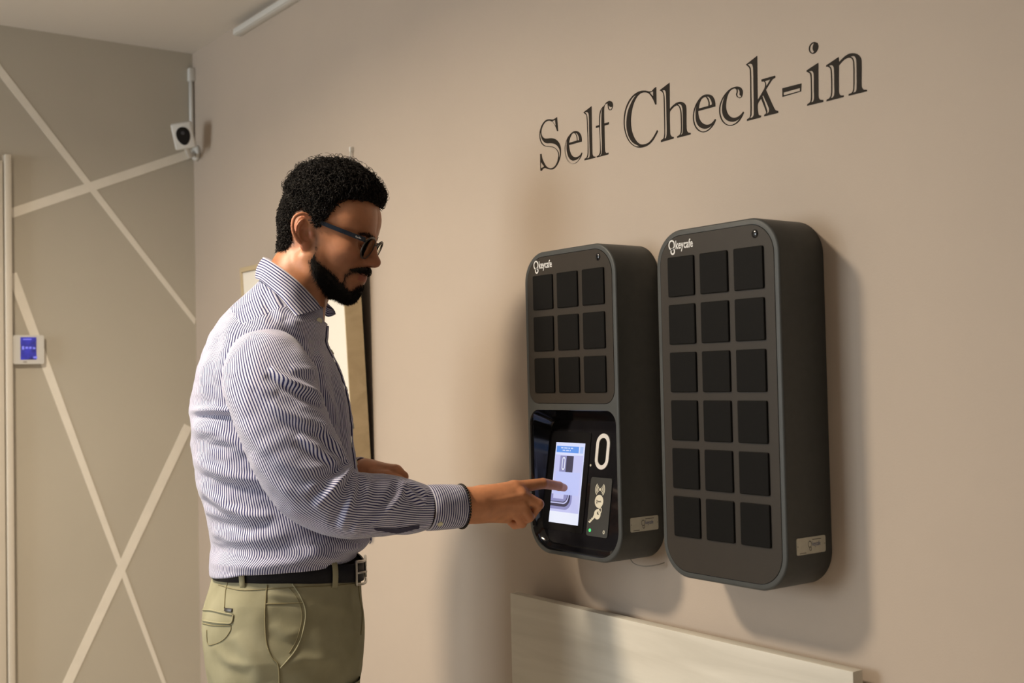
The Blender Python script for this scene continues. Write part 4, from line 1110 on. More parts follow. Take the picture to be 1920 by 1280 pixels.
blend(ga((0.085, 0, -0.005), (0.06, 0.09, 0.08)), (0.31, 0.118, 0.056), 0.75 * 1.0)  # face darkened: shade on the cheek put into the skin colour
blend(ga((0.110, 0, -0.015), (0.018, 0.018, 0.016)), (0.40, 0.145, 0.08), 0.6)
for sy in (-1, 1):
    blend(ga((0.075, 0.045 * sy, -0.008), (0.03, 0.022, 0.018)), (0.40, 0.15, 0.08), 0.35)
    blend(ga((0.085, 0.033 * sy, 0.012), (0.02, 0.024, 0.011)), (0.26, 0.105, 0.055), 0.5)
blend(((HV[:, 0] > 0.080) & (np.abs(HV[:, 1]) < 0.024) & (HV[:, 2] > -0.0555) & (HV[:, 2] < -0.0385)).astype(float), (0.32, 0.10, 0.07), 0.8)
dark = np.array([0.020, 0.014, 0.010])
lipm = (HV[:, 0] > 0.084) & (np.abs(HV[:, 1]) < 0.021) & (HV[:, 2] > -0.0535) & (HV[:, 2] < -0.0405)
bd_[lipm] = -1
bd_[(HV[:, 0] > 0.088) & (HV[:, 2] > -0.0270)] = -1
vn = vnoise(HV, 300, 3) * 0.0015
blend((bd_ + vn) / 0.018 + 0.16, dark, 0.92)
blend((hd_ + vn) / 0.004 + 0.4, dark, 0.97)
for sy in (-1, 1):
    e_ = d_line(HV[:, 1] * sy, HV[:, 2], [(0.009, 0.0265), (0.032, 0.0300), (0.050, 0.0260)])
    blend(((0.0030 - e_) / 0.003) * (HV[:, 0] > 0.05), dark, 0.35)
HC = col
NECK_CUT = l2h(np.array([Lp(543, 570, 0.0)]))[0]

# ------------------------------------------------------------------ hands (implicit, figure frame)
TIP = to_local(np.array([-0.3190, -0.0742, 1.1792]))
def hand_mesh(parts, lo, hi, h=0.0014, finger_k=0.0035):
    G, o = grid(lo, hi, h); P = G.astype(np.float32)
    d = None
    for a, b, ra, rb in parts['palm']:
        c = cone(P, a, b, ra, rb); d = c if d is None else sm(d, c, 0.016)
    for e in parts.get('ell', []):
        d = sm(d, ell(P, *e), 0.012)
    fs = None
    for f in parts['fingers']:
        c = None
        for (a, ra), (b, rb) in zip(f[:-1], f[1:]):
            q = cone(P, a, b, ra, rb); c = q if c is None else sm(c, q, 0.002)
        fs = c if fs is None else sm(fs, c, 0.0012)
    d = sm(d, fs, finger_k * 2)
    for a, b, ra, rb in parts.get('tendon', []):
        d = sm(d, cone(P, a, b, ra, rb), 0.005)
    for a, b, ra, rb in parts.get('groove', []):
        d = smx(d, -cone(P, a, b, ra, rb), 0.005)
    for e in parts.get('cut', []):
        d = smx(d, -ell(P, *e), 0.004)
    return surfnet(d, o, h)
W0 = Lp(800, 951, -0.172); W1 = Lp(866, 948, -0.142)
mcp = [Lp(964, 914, -0.125), Lp(976, 927, -0.134), Lp(976, 942, -0.134), Lp(968, 957, -0.127)]
RH = dict(
    palm=[(Lp(868, 940, -0.142), mcp[0], 0.0215, 0.0128), (Lp(868, 944, -0.142), mcp[1], 0.0215, 0.0125), (Lp(868, 952, -0.142), mcp[2], 0.0215, 0.0122), (Lp(870, 958, -0.140), mcp[3], 0.020, 0.0118),
          (W0, W1, 0.029, 0.0245), (W1, Lp(895, 948, -0.138), 0.0245, 0.0235), (Lp(892, 962, -0.126), Lp(948, 968, -0.112), 0.0145, 0.0125), (Lp(900, 928, -0.115), Lp(950, 925, -0.105), 0.017, 0.012)],
    fingers=[
        [(mcp[0], 0.0122), (Lp(1018, 906, -0.104), 0.0098), (TIP + (Lp(1043, 912, -0.086) - Lp(1059, 915, -0.0725)), 0.0086), (TIP + np.array([-0.0072, -0.002, 0.0005]), 0.0072)],
        [(mcp[1], 0.0118), (Lp(1010, 945, -0.132), 0.0098), (Lp(997, 964, -0.112), 0.0088), (Lp(976, 962, -0.098), 0.0078)],
        [(mcp[2], 0.0115), (Lp(992, 969, -0.134), 0.0094), (Lp(978, 977, -0.114), 0.0084), (Lp(962, 968, -0.100), 0.0075)],
        [(mcp[3], 0.0105), (Lp(979, 981, -0.124), 0.0084), (Lp(965, 984, -0.108), 0.0075), (Lp(952, 974, -0.098), 0.0068)],
        [(Lp(900, 928, -0.108), 0.0150), (Lp(938, 924, -0.088), 0.0120), (Lp(966, 934, -0.084), 0.0105), (Lp(985, 944, -0.092), 0.0085)]])
dors = np.array([0.0, -1.0, 0.0])
RH['tendon'] = [(Lp(885, 944, -0.142) + dors * 0.0185, m_ + dors * 0.0108, 0.0022, 0.0034) for m_ in mcp[:4]] + [(m_ + dors * 0.0075, m_ + dors * 0.0080 + np.array([0.003, 0, 0]), 0.0058, 0.0056) for m_ in mcp]
_unused = [((mcp[i_] + mcp[i_ + 1]) / 2 + dors * 0.0160 + np.array([-0.012, 0, 0]), (mcp[i_] + mcp[i_ + 1]) / 2 + dors * 0.0135 + np.array([0.010, 0, -0.002]), 0.0020, 0.0030) for i_ in range(3)]
lo = np.min([W0, TIP], 0) - np.array([0.035, 0.06, 0.085]); hi = np.max([W0, TIP], 0) + np.array([0.02, 0.045, 0.045])
RV, RQ = hand_mesh(RH, lo, hi)
LW = [Lp(610, 905, 0.175), Lp(686, 886, 0.105)]
ky = [0.062, 0.080, 0.098, 0.114]
lf = []
for i, y in enumerate(ky):
    s = [0.0, 0.0, 1.5, 4.0][i]
    lf.append([(Lp(742 - s, 884 + s * 0.5, y), 0.0118), (Lp(756 - s, 893 + s, y - 0.002), 0.0102), (Lp(745 - s, 912, y - 0.004), 0.0092), (Lp(727 - s, 908, y - 0.004), 0.008)])
lf.append([(Lp(702, 892, 0.070), 0.0135), (Lp(726, 893, 0.050), 0.0115), (Lp(748, 900, 0.046), 0.010), (Lp(762, 908, 0.050), 0.0085)])
LH = dict(palm=[(LW[0], LW[1], 0.029, 0.0235)] + [(LW[1] + np.array([0.0, (i - 1.5) * 0.008, 0.0]), f[0][0], 0.020, 0.0122) for i, f in enumerate(lf[:4])], fingers=lf)
lo = np.min([LW[0], Lp(770, 880, 0.05)], 0) - np.array([0.035, 0.045, 0.075]); hi = np.max([LW[0], Lp(770, 870, 0.05)], 0) + np.array([0.03, 0.045, 0.045])
LV, LQ = hand_mesh(LH, lo, hi, 0.0016)

# ------------------------------------------------------------------ body under the clothes: coarse implicit torso, arms, legs, joined to head and hands
SH_R, EL_R = Lp(503, 700, -0.145), Lp(622, 930, -0.203)
SH_L = SH_R * np.array([1, -1, 1]) + np.array([0.02, 0, 0]); EL_L = Lp(560, 925, 0.200)
HIP = Lp(530, 1200, 0.0); NECKB = h2l(NB[2:3])[0] - np.array([0, 0, 0.02])
def body_sdf(P):
    d = ell(P, Lp(500, 760, 0), (0.105, 0.15, 0.20))
    d = sm(d, ell(P, Lp(530, 960, 0), (0.115, 0.145, 0.20)), 0.08)
    d = sm(d, ell(P, HIP + np.array([0, 0, 0.03]), (0.115, 0.15, 0.14)), 0.06)
    d = sm(d, cone(P, h2l(NB[0:1])[0], h2l(NB[1:2])[0], 0.0520, 0.0545), 0.02)
    d = sm(d, cone(P, h2l(NB[1:2])[0], NECKB, 0.0545, 0.062), 0.03)
    d = sm(d, cone(P, NECKB, SH_R + np.array([0, 0.03, -0.01]), 0.045, 0.035), 0.03); d = sm(d, cone(P, NECKB, SH_L + np.array([0, -0.03, -0.01]), 0.045, 0.035), 0.03)
    for a, b, c in ((SH_R, EL_R, W1), (SH_L, EL_L, LW[1])):
        d = sm(d, cone(P, a, b, 0.045, 0.037), 0.03); d = sm(d, cone(P, b, c, 0.037, 0.024), 0.012)
    for s in (-1, 1):
        hp = HIP + np.array([0, 0.085 * s, 0]); kn = np.array([HIP[0] + 0.03, 0.10 * s, 0.48]); ak = np.array([HIP[0] - 0.02, 0.11 * s, 0.09])
        d = sm(d, cone(P, hp, kn, 0.075, 0.05), 0.04); d = sm(d, cone(P, kn, ak, 0.05, 0.036), 0.02)
        d = sm(d, cone(P, ak - np.array([0, 0, 0.03]), ak + np.array([0.14, 0.02 * s, -0.05]), 0.034, 0.022), 0.02)
    return d
G, o = grid((-0.22, -0.34, 0.0), (0.50, 0.34, 1.66), 0.0095)
BV, BQ = surfnet(body_sdf(G.astype(np.float32)), o, 0.0095)
del G
def cut_mesh(V, Q, C, p, n):
    """bisect with the plane (p, n); keep the side n points to; returns verts, faces, colours, boundary loop flag"""
    bm = bmesh.new()
    ly = bm.verts.layers.float_vector.new('c')
    vs = []
    for v, c in zip(V.tolist(), C.tolist()):
        q = bm.verts.new(v); q[ly] = c; vs.append(q)
    for f in Q.tolist(): bm.faces.new([vs[i] for i in f])
    bmesh.ops.bisect_plane(bm, geom=bm.verts[:] + bm.edges[:] + bm.faces[:], plane_co=Vector(p), plane_no=Vector(n), clear_inner=True, clear_outer=False)
    return bm, ly
bm_all = bmesh.new(); lyA = bm_all.verts.layers.float_vector.new('c')
def absorb(bm, ly):
    mp = {}
    for v in bm.verts:
        q = bm_all.verts.new(v.co); q[lyA] = v[ly]; mp[v] = q
    for f in bm.faces:
        try: bm_all.faces.new([mp[v] for v in f.verts])
        except ValueError: pass
    bnd = [(mp[e.verts[0]], mp[e.verts[1]]) for e in bm.edges if e.is_boundary]
    bm.free()
    return bnd
def plane_edges(bnd, p, n, tol=0.002):
    p = np.array(p); n = np.array(n) / np.linalg.norm(n)
    return [e for e in bnd if all(abs((np.array(v.co[:]) - p) @ n) < tol for v in e)]
neck_p = Lp(548, 558, 0.004); neck_n = (h2l(NB[0:1]) - h2l(NB[2:3]))[0]; neck_n /= np.linalg.norm(neck_n)
wr_p = Lp(835, 950, -0.155); wr_n = (W1 - W0) / np.linalg.norm(W1 - W0)
wl_n = (LW[1] - LW[0]) / np.linalg.norm(LW[1] - LW[0]); wl_p = LW[0] + (LW[1] - LW[0]) * 0.55
skinc = lambda V: np.tile(SKIN * np.array([1.38, 1.38, 1.36]), (len(V), 1))  # hands lightened: lamp light on them put into the skin colour
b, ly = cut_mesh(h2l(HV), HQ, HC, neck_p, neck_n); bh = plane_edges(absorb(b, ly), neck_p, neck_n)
# hands: a little redness on the knuckles
def hand_cols(V, kn):
    c = skinc(V)
    for k in kn:
        w = np.exp(-((np.linalg.norm(V - k, axis=1) / 0.011) ** 2))[:, None] * 0.45
        c = c * (1 - w) + np.array([0.42, 0.15, 0.08]) * w
    w = (np.clip((vnoise(V, 90, 5) - 0.15) * 1.2, 0, 1) * 0.25)[:, None]
    return c * (1 - w) + np.array([0.33, 0.13, 0.065]) * w
b, ly = cut_mesh(RV, RQ, hand_cols(RV, [f[1][0] for f in RH['fingers']] + mcp + [TIP]), wr_p, wr_n); br_ = plane_edges(absorb(b, ly), wr_p, wr_n)
b, ly = cut_mesh(LV, LQ, hand_cols(LV, [f[1][0] for f in lf]), wl_p, wl_n); bl_ = plane_edges(absorb(b, ly), wl_p, wl_n)
# body: cut away head stub and hands, one plane after another (local cuts)
bmB = bmesh.new(); lyB = bmB.verts.layers.float_vector.new('c')
vs = []
for v in BV.tolist():
    q = bmB.verts.new(v); q[lyB] = (SKIN * 0.95).tolist(); vs.append(q)
for f in BQ.tolist(): bmB.faces.new([vs[i] for i in f])
for p, n, rad in ((neck_p, neck_n, 0.14), (wr_p, wr_n, 0.10), (wl_p, wl_n, 0.10)):
    p = np.array(p); sel = [f for f in bmB.faces if np.linalg.norm(np.array(f.calc_center_median()[:]) - p) < rad]
    ge = list({e for f in sel for e in f.edges}) + list({v for f in sel for v in f.verts}) + sel
    bmesh.ops.bisect_plane(bmB, geom=ge, plane_co=Vector(p), plane_no=Vector(n), clear_inner=False, clear_outer=False)
    kill = [v for v in bmB.verts if (np.array(v.co[:]) - p) @ np.array(n) > 1e-5 and np.linalg.norm(np.array(v.co[:]) - p) < rad * 1.25]
    bmesh.ops.delete(bmB, geom=kill, context='VERTS')
bb_ = absorb(bmB, lyB)
def bridge(e1, p, n):
    e2 = plane_edges(bb_, p, n, 0.004)
    e2 = [e for e in e2 if np.linalg.norm(np.array(e[0].co[:]) - np.array(p)) < 0.12]
    E = []
    for a, c in list(e1) + list(e2):
        e = bm_all.edges.get((a, c))
        if e: E.append(e)
    try: bmesh.ops.bridge_loops(bm_all, edges=E)
    except Exception as ex: print('bridge failed', ex, len(e1), len(e2))
bridge(bh, neck_p, neck_n); bridge(br_, wr_p, wr_n); bridge(bl_, wl_p, wl_n)
bm_all.verts.index_update()
cols_all = np.array([v[lyA][:] for v in bm_all.verts])
bm_all.verts.layers.float_vector.remove(lyA)
me = bpy.data.meshes.new('body'); bm_all.to_mesh(me); bm_all.free()
at = me.attributes.new('tint', 'FLOAT_COLOR', 'POINT')
at.data.foreach_set('color', np.concatenate([cols_all, np.ones((len(cols_all), 1))], 1).astype(np.float32).ravel())
me.polygons.foreach_set('use_smooth', [True] * len(me.polygons))
me.materials.append(M['skin'])
body = link(bpy.data.objects.new('body', me), man)
# finger nails (index)
# ------------------------------------------------------------------ hair and beard
def strand_tubes(paths, r0, r1, n=3):
    """paths: array (S, K, 3) -> joined tapered tubes"""
    S, K, _ = paths.shape
    T = np.gradient(paths, axis=1); T /= np.linalg.norm(T, axis=2, keepdims=True) + 1e-12
    ref = np.tile(np.array([0.31, 0.57, 0.76]), (S, K, 1))
    u = np.cross(T, ref); u /= np.linalg.norm(u, axis=2, keepdims=True) + 1e-12
    w = np.cross(T, u)
    rad = (r0 + (r1 - r0) * (np.arange(K) / (K - 1)) ** 1.5)[None, :, None, None] * np.ones((S, 1, 1, 1))
    a = np.arange(n) * 2 * pi / n
    ring = np.cos(a)[None, None, :, None] * u[:, :, None, :] + np.sin(a)[None, None, :, None] * w[:, :, None, :]
    V = (paths[:, :, None, :] + rad * ring).reshape(-1, 3)
    base = (np.arange(S) * K * n)[:, None, None]
    i = np.arange(K - 1)[None, :, None] * n; j = np.arange(n)[None, None, :]
    a0 = base + i + j; a1 = base + i + (j + 1) % n
    Q = np.stack([a0, a1, a1 + n, a0 + n], -1).reshape(-1, 4)
    return V, Q
def shell(mask, thick, seed, amp, sc):
    """offset skin patch: returns verts, quads"""
    keep = mask[HQ].all(1)
    Q = HQ[keep]; ids = np.unique(Q)
    mp = -np.ones(len(HV), np.int64); mp[ids] = np.arange(len(ids))
    V = HV[ids]; N = HN[ids]
    t = thick[ids] * (1 + amp * vnoise(V, sc, seed) + amp * 0.6 * vnoise(V, sc * 2.3, seed + 1))
    return V + N * np.maximum(t, 0.0002)[:, None], mp[Q]
# hair thickness over the skull
top = np.clip((HV[:, 2] - 0.055) / 0.05, 0, 1); frontal = np.clip((HV[:, 0] - 0.02) / 0.06, 0, 1)
back = np.clip((-0.03 - HV[:, 0]) / 0.04, 0, 1)
thick = 0.0065 + 0.0165 * top - 0.0015 * top * frontal + 0.003 * back
edge = np.clip((hd_ + 0.001) / 0.012, 0, 1) ** 0.6
thk = thick * edge + 0.0003
V1, Q1 = shell(hd_ > -0.0005, thk * 0.74, 11, 0.34, 85)
# curls
ids = np.where(hd_ > 0.001)[0]
wts = (0.75 + 1.0 * top[ids] + 0.5 * back[ids] + 1.3 * ((np.abs(HV[ids, 1]) > 0.045) & (HV[ids, 2] < 0.085))); wts /= wts.sum()
NS = 11500
pick = rng.choice(ids, NS, p=wts)
p0 = HV[pick]; n0 = HN[pick]; tk = thk[pick]
K = 15
fl = np.cross(n0, np.array([0, 1.0, 0])) * np.where(rng.random(NS) < 0.65, 1, -1)[:, None] + rng.normal(0, 0.6, (NS, 3))
fl -= (fl * n0).sum(1, keepdims=True) * n0; fl /= np.linalg.norm(fl, axis=1, keepdims=True) + 1e-9
bi = np.cross(n0, fl)
tt = np.linspace(0, 1, K)[None, :]
ph = rng.random(NS)[:, None] * 2 * pi
long_ = top[pick] > 0.3
turns = np.where(long_, rng.uniform(0.9, 1.7, NS), rng.uniform(0.3, 0.8, NS))[:, None]
crad = np.where(long_, rng.uniform(0.0042, 0.0085, NS), rng.uniform(0.002, 0.004, NS))[:, None]
ln_ = np.where(long_, rng.uniform(0.008, 0.018, NS), rng.uniform(0.010, 0.018, NS))[:, None]
lift = tk[:, None] * rng.uniform(0.66, 0.98, NS)[:, None] * (0.75 + 0.3 * np.sin(tt * pi))
ang = ph + tt * turns * 2 * pi
out = p0[:, None, :] + n0[:, None, :] * (lift + crad * 0.8 * np.sin(ang) + 0.0006)[..., None] + fl[:, None, :] * (ln_ * (tt - 0.5) + crad * np.cos(ang))[..., None] + bi[:, None, :] * (crad * 0.5 * np.cos(ang * 0.7 + ph))[..., None]
V2, Q2 = strand_tubes(out, 0.00075, 0.00022)
# wispy loops sticking out of the silhouette on top
ids3 = np.where((hd_ > 0.004) & (top > 0.25))[0]
NS3 = 420
pick = rng.choice(ids3, NS3); p0 = HV[pick]; n0 = HN[pick]; tk = thk[pick]
fl = rng.normal(0, 1, (NS3, 3)); fl -= (fl * n0).sum(1, keepdims=True) * n0; fl /= np.linalg.norm(fl, axis=1, keepdims=True)
ang = rng.random(NS3)[:, None] * 2 * pi + np.linspace(0, 1, 17)[None, :] * rng.uniform(0.8, 1.3, NS3)[:, None] * 2 * pi
cr3 = rng.uniform(0.0055, 0.0115, NS3)[:, None]
out = p0[:, None, :] + n0[:, None, :] * (tk[:, None] * 1.0 + cr3 * (0.25 + 0.8 * np.sin(ang)))[..., None] + fl[:, None, :] * (cr3 * np.cos(ang) + np.linspace(-0.003, 0.004, 17)[None, :])[..., None]
V3, Q3 = strand_tubes(out, 0.00045, 0.00022)
# fine hairs at the hairline / temples and nape
ids4 = np.where((hd_ > -0.002) & (hd_ < 0.010))[0]
NS4 = 2600
pick = rng.choice(ids4, NS4); p0 = HV[pick]; n0 = HN[pick]
dr = np.tile(np.array([-0.45, 0, -0.55]), (NS4, 1)) + rng.normal(0, 0.35, (NS4, 3)); dr[p0[:, 2] > 0.085] = np.array([0.2, 0, 1.0]) + rng.normal(0, 0.3, ((p0[:, 2] > 0.085).sum(), 3))
dr -= (dr * n0).sum(1, keepdims=True) * n0; dr /= np.linalg.norm(dr, axis=1, keepdims=True) + 1e-9
t5 = np.linspace(0, 1, 5)[None, :, None]
l4 = rng.uniform(0.004, 0.009, NS4)[:, None, None]
out = p0[:, None, :] + dr[:, None, :] * l4 * t5 + n0[:, None, :] * (0.0032 * np.sin(t5 * pi * 0.6) + 0.0003)
V4, Q4 = strand_tubes(out, 0.00042, 0.00015)
def join(parts):
    V = []; Q = []; o = 0
    for v, q in parts:
        V.append(v); Q.append(q + o); o += len(v)
    return np.concatenate(V), np.concatenate(Q)
V, Q = join([(V1, Q1), (V2, Q2), (V3, Q3), (V4, Q4)])
hr = mesh_obj('hair', h2l(V), Q, M['hair'], man); hr['label'] = 'short curly black hair'
# beard: shell and bristles
chin = np.clip((-0.045 - HV[:, 2]) / 0.03, 0, 1)
bt = (0.0010 + 0.0048 * chin + 0.0016 * ((HV[:, 0] > 0.08) & (HV[:, 2] > -0.042))) * np.clip((bd_ - 0.001) / 0.013, 0, 1) + 0.0002
mous = (HV[:, 0] > 0.078) & (HV[:, 2] > -0.0415) & (bd_ > 0.0008)
bt = np.where(mous, 0.0006 + 0.0042 * np.clip(bd_ / 0.0035, 0, 1), bt)
V1, Q1 = shell((bd_ > 0.0060) | mous, bt, 21, 0.22, 220)
ids = np.where((bd_ > np.where(HV[:, 2] > -0.035, 0.0058, 0.0026)) | mous)[0]
wb = np.where(mous[ids], 0.8, 0.01 + np.clip((bd_[ids] - 0.002) / 0.012, 0, 1)); wb /= wb.sum()
NSB = 13000
pick = rng.choice(ids, NSB, p=wb); p0 = HV[pick]; n0 = HN[pick]
dr = np.array([0.22, 0, -0.9]) + rng.normal(0, 0.25, (NSB, 3))
dr -= (dr * n0).sum(1, keepdims=True) * n0 * 0.85; dr /= np.linalg.norm(dr, axis=1, keepdims=True) + 1e-9
lb = (0.0030 + 0.0055 * chin[pick]) * rng.uniform(0.7, 1.2, NSB)
out = p0[:, None, :] + dr[:, None, :] * lb[:, None, None] * t5 + n0[:, None, :] * ((bt[pick] * 0.9 + 0.0012)[:, None, None] * np.sin(t5 * pi * 0.55) + 0.0002)
V2, Q2 = strand_tubes(out, 0.00032, 0.00014)
V, Q = join([(V1, Q1), (V2, Q2)])
bo = mesh_obj('beard', h2l(V), Q, M['beard'], man); bo['label'] = 'trimmed black beard and moustache'
# eyebrows
for sy in (-1, 1):
    e_ = d_line(HV[:, 1] * sy, HV[:, 2], [(0.009, 0.0265), (0.032, 0.0300), (0.050, 0.0260)])
    ids = np.where((e_ < 0.0028) & (HV[:, 0] > 0.05))[0]
    pick = rng.choice(ids, 200); p0 = HV[pick]; n0 = HN[pick]
    dr = np.array([-0.3, sy * 0.9, 0.25]) + rng.normal(0, 0.2, (200, 3)); dr -= (dr * n0).sum(1, keepdims=True) * n0; dr /= np.linalg.norm(dr, axis=1, keepdims=True)
    out = p0[:, None, :] + dr[:, None, :] * 0.0075 * t5 + n0[:, None, :] * (0.0010 * np.sin(t5 * pi * 0.6) + 0.0002)
    V, Q = strand_tubes(out, 0.00028, 0.00015)
    mesh_obj('eyebrow', h2l(V), Q, M['brow'], man)
# lashes along the lowered lids
for sy in (-1, 1):
    L0 = np.linspace(0.021, 0.044, 40)
    p0 = np.stack([0.0895 - ((L0 - 0.031) / 0.022) ** 2 * 0.006, L0 * sy, np.full(40, 0.0070)], 1)
    dr = np.tile(np.array([0.9, 0.0, -0.35]), (40, 1)); dr[:, 1] = (L0 - 0.031) / 0.02 * sy * 0.5
    out = p0[:, None, :] + dr[:, None, :] * 0.0075 * t5 + np.array([0, 0, 1.0]) * 0.002 * t5 ** 2
    V, Q = strand_tubes(out, 0.0004, 0.0001)
    mesh_obj('eyelashes', h2l(V), Q, M['beard'], man)

# ------------------------------------------------------------------ glasses
gl = bpy.data.objects.new('glasses', None); link(gl, man); gl['label'] = 'glasses with navy temples and thin dark rims'
def lens_loop(cy, sx=1.0, n=40):
    out = []
    for i in range(n):
        a = 2 * pi * i / n
        u = 0.0248 * math.copysign(abs(math.cos(a)) ** 0.86, math.cos(a)); v = 0.0205 * math.copysign(abs(math.sin(a)) ** 0.9, math.sin(a))
        u *= 1 + 0.05 * math.sin(a)
        y = cy + u; x = 0.1030 - 0.0042 * (abs(y) / 0.06) ** 2 * 1.2 + v * 0.22
        out.append((x, y, 0.0065 + v))
    return np.array(out)
fm = []
for sy in (-1, 1):
    lp = lens_loop(0.0335 * sy)
    V, Fc = tube_data(np.concatenate([lp, lp[:2]]), 0.00155, 8, cap=False)
    mesh_obj('rim', h2l(V), Fc, M['frame_metal'], gl)
    c = lp.mean(0)
    fr_ = np.concatenate([[c + np.array([0.0012, 0, 0])], lp + np.array([0.0005, 0, 0])]); bk_ = np.concatenate([[c - np.array([0.0002, 0, 0])], lp - np.array([0.0008, 0, 0])])
    n = len(lp); V = np.concatenate([fr_, bk_])
    Fc = [(0, 1 + i, 1 + (i + 1) % n) for i in range(n)] + [(n + 1, n + 2 + (i + 1) % n, n + 2 + i) for i in range(n)] + [(1 + i, n + 2 + i, n + 2 + (i + 1) % n, 1 + (i + 1) % n) for i in range(n)]
    mesh_obj('lens', h2l(V), Fc, M['lens'], gl)
    # temple: flat navy bar from the hinge to behind the ear
    hinge = np.array([0.0955, 0.0615 * sy, 0.0190])
    pth = smooth_path([hinge + np.array([0.004, -0.004 * sy, 0.0]), hinge, np.array([0.070, 0.0705 * sy, 0.0215]), np.array([0.030, 0.0765 * sy, 0.0255]), np.array([-0.002, 0.0775 * sy, 0.0290]), np.array([-0.020, 0.0735 * sy, 0.0230]), np.array([-0.030, 0.0680 * sy, 0.0080])], 6)
    w = np.linspace(0.0046, 0.0030, len(pth)); V = []; Fc = []
    for i, p in enumerate(pth):
        yy = np.array([0, 0.0011, 0]); zz = np.array([0, 0, w[i]])
        V += [p + yy + zz, p - yy + zz, p - yy - zz, p + yy - zz]
    for i in range(len(pth) - 1):
        for j in range(4): Fc.append((i * 4 + j, i * 4 + (j + 1) % 4, (i + 1) * 4 + (j + 1) % 4, (i + 1) * 4 + j))
    Fc += [(3, 2, 1, 0), tuple((len(pth) - 1) * 4 + j for j in range(4))]
    tmp = mesh_obj('temple', h2l(np.array(V)), Fc, M['frame_navy'], gl, smooth=False)
    # small white mark at the hinge
    a = pth[8] + np.array([0, 0.0013 * sy, 0])
bp_ = smooth_path([(0.1045, -0.0100, 0.0150), (0.1085, 0.0, 0.0178), (0.1045, 0.0100, 0.0150)], 6)
tube('bridge', h2l(bp_), 0.0014, M['frame_metal'], gl, 7)
tv, tf = text_mesh('Ray-Ban', 0.0042, 0.8, 0.0)
d0 = np.array([0.0945, -0.0632, 0.0192]); d1 = np.array([0.070, -0.0712, 0.0215]); dd = (d1 - d0) / np.linalg.norm(d1 - d0)
tvm = tv[:, 0].max()
Vt = np.array([d0 + dd * (0.002 + (tvm - v[0])) + np.array([0, 0, v[1] - 0.0016]) + np.array([0, -0.0009, 0]) for v in tv])
lg = mesh_obj('mark', h2l(Vt), tf, M['print_white'], gl, smooth=False)

# ================================================================== clothes
def gsm(a, s):
    k = int(3 * s) + 1; x = np.arange(-k, k + 1); g = np.exp(-x * x / (2.0 * s * s)); g /= g.sum()
    return np.convolve(np.pad(a, k, mode='edge'), g, 'valid')
def loft_mesh(name, R, U, mat, parent, closed=True, flip=False, faceuv=None):
    """R (nv, nu, 3) rings; U (nv, nu+1 or nu, 2) stripe coordinates in metres"""
    nv, nu, _ = R.shape
    V = R.reshape(-1, 3); Fc = []; uv = []
    for i in range(nv - 1):
        for j in range(nu if closed else nu - 1):
            j2 = (j + 1) % nu
            f = [(i, j, j), (i, j2, j + 1), (i + 1, j2, j + 1), (i + 1, j, j)]
            if flip: f = f[::-1]
            Fc.append([a * nu + b for a, b, c in f])
            if faceuv is not None and faceuv[0][i, j]:
                uv += [faceuv[1][a, b] for a, b, c in f]
            else:
                uv += [U[a, c] for a, b, c in f]
    return mesh_obj(name, V, Fc, mat, parent, uv=uv)
def grid_normals(R, closed=True):
    if closed:
        du = np.roll(R, -1, 1) - np.roll(R, 1, 1)
    else:
        du = np.gradient(R, axis=1)
    dv = np.gradient(R, axis=0)
    n = np.cross(du, dv); n /= np.linalg.norm(n, axis=2, keepdims=True) + 1e-12
    return n
def crease_field(R, N, creases):
    """folds measured in the photo: each (polyline px, height m, width px, asym); only cloth that faces the camera side"""
    Wp = to_world(R.reshape(-1, 3)); x, y = project(Wp)
    x = x.reshape(R.shape[:2]); y = y.reshape(R.shape[:2])
    Nw = N[..., 0:1] * PF + N[..., 1:2] * PL + N[..., 2:3] * np.array([0, 0, 1.0])
    toc = CAM - Wp.reshape(R.shape); toc /= np.linalg.norm(toc, axis=2, keepdims=True)
    fac = np.clip((Nw * toc).sum(2) * 2.5, 0, 1)
    D = np.zeros(R.shape[:2])
    for pl, h, w, asym in creases:
        P = smooth_path(pl, 5) if len(pl) > 2 else np.array(pl, float)
        d = np.full(x.shape, 1e9); sgn = np.zeros(x.shape); tt = np.zeros(x.shape)
        n = len(P) - 1
        for i in range(n):
            a, b = P[i], P[i + 1]; ba = b - a
            t = np.clip(((x - a[0]) * ba[0] + (y - a[1]) * ba[1]) / (ba @ ba + 1e-12), 0, 1)
            ex, ey = x - a[0] - t * ba[0], y - a[1] - t * ba[1]
            q = np.hypot(ex, ey); m_ = q < d
            d = np.where(m_, q, d); sgn = np.where(m_, np.sign(ba[0] * ey - ba[1] * ex), sgn); tt = np.where(m_, (i + t) / n, tt)
        taper = np.clip(np.sin(np.clip(tt, 0.0, 1) * pi), 0, 1) ** 0.5
        s = d * sgn
        D += h * taper * (np.exp(-(s / w) ** 2) - asym * np.exp(-((s - 1.7 * w) / (1.1 * w)) ** 2))
    return D * fac

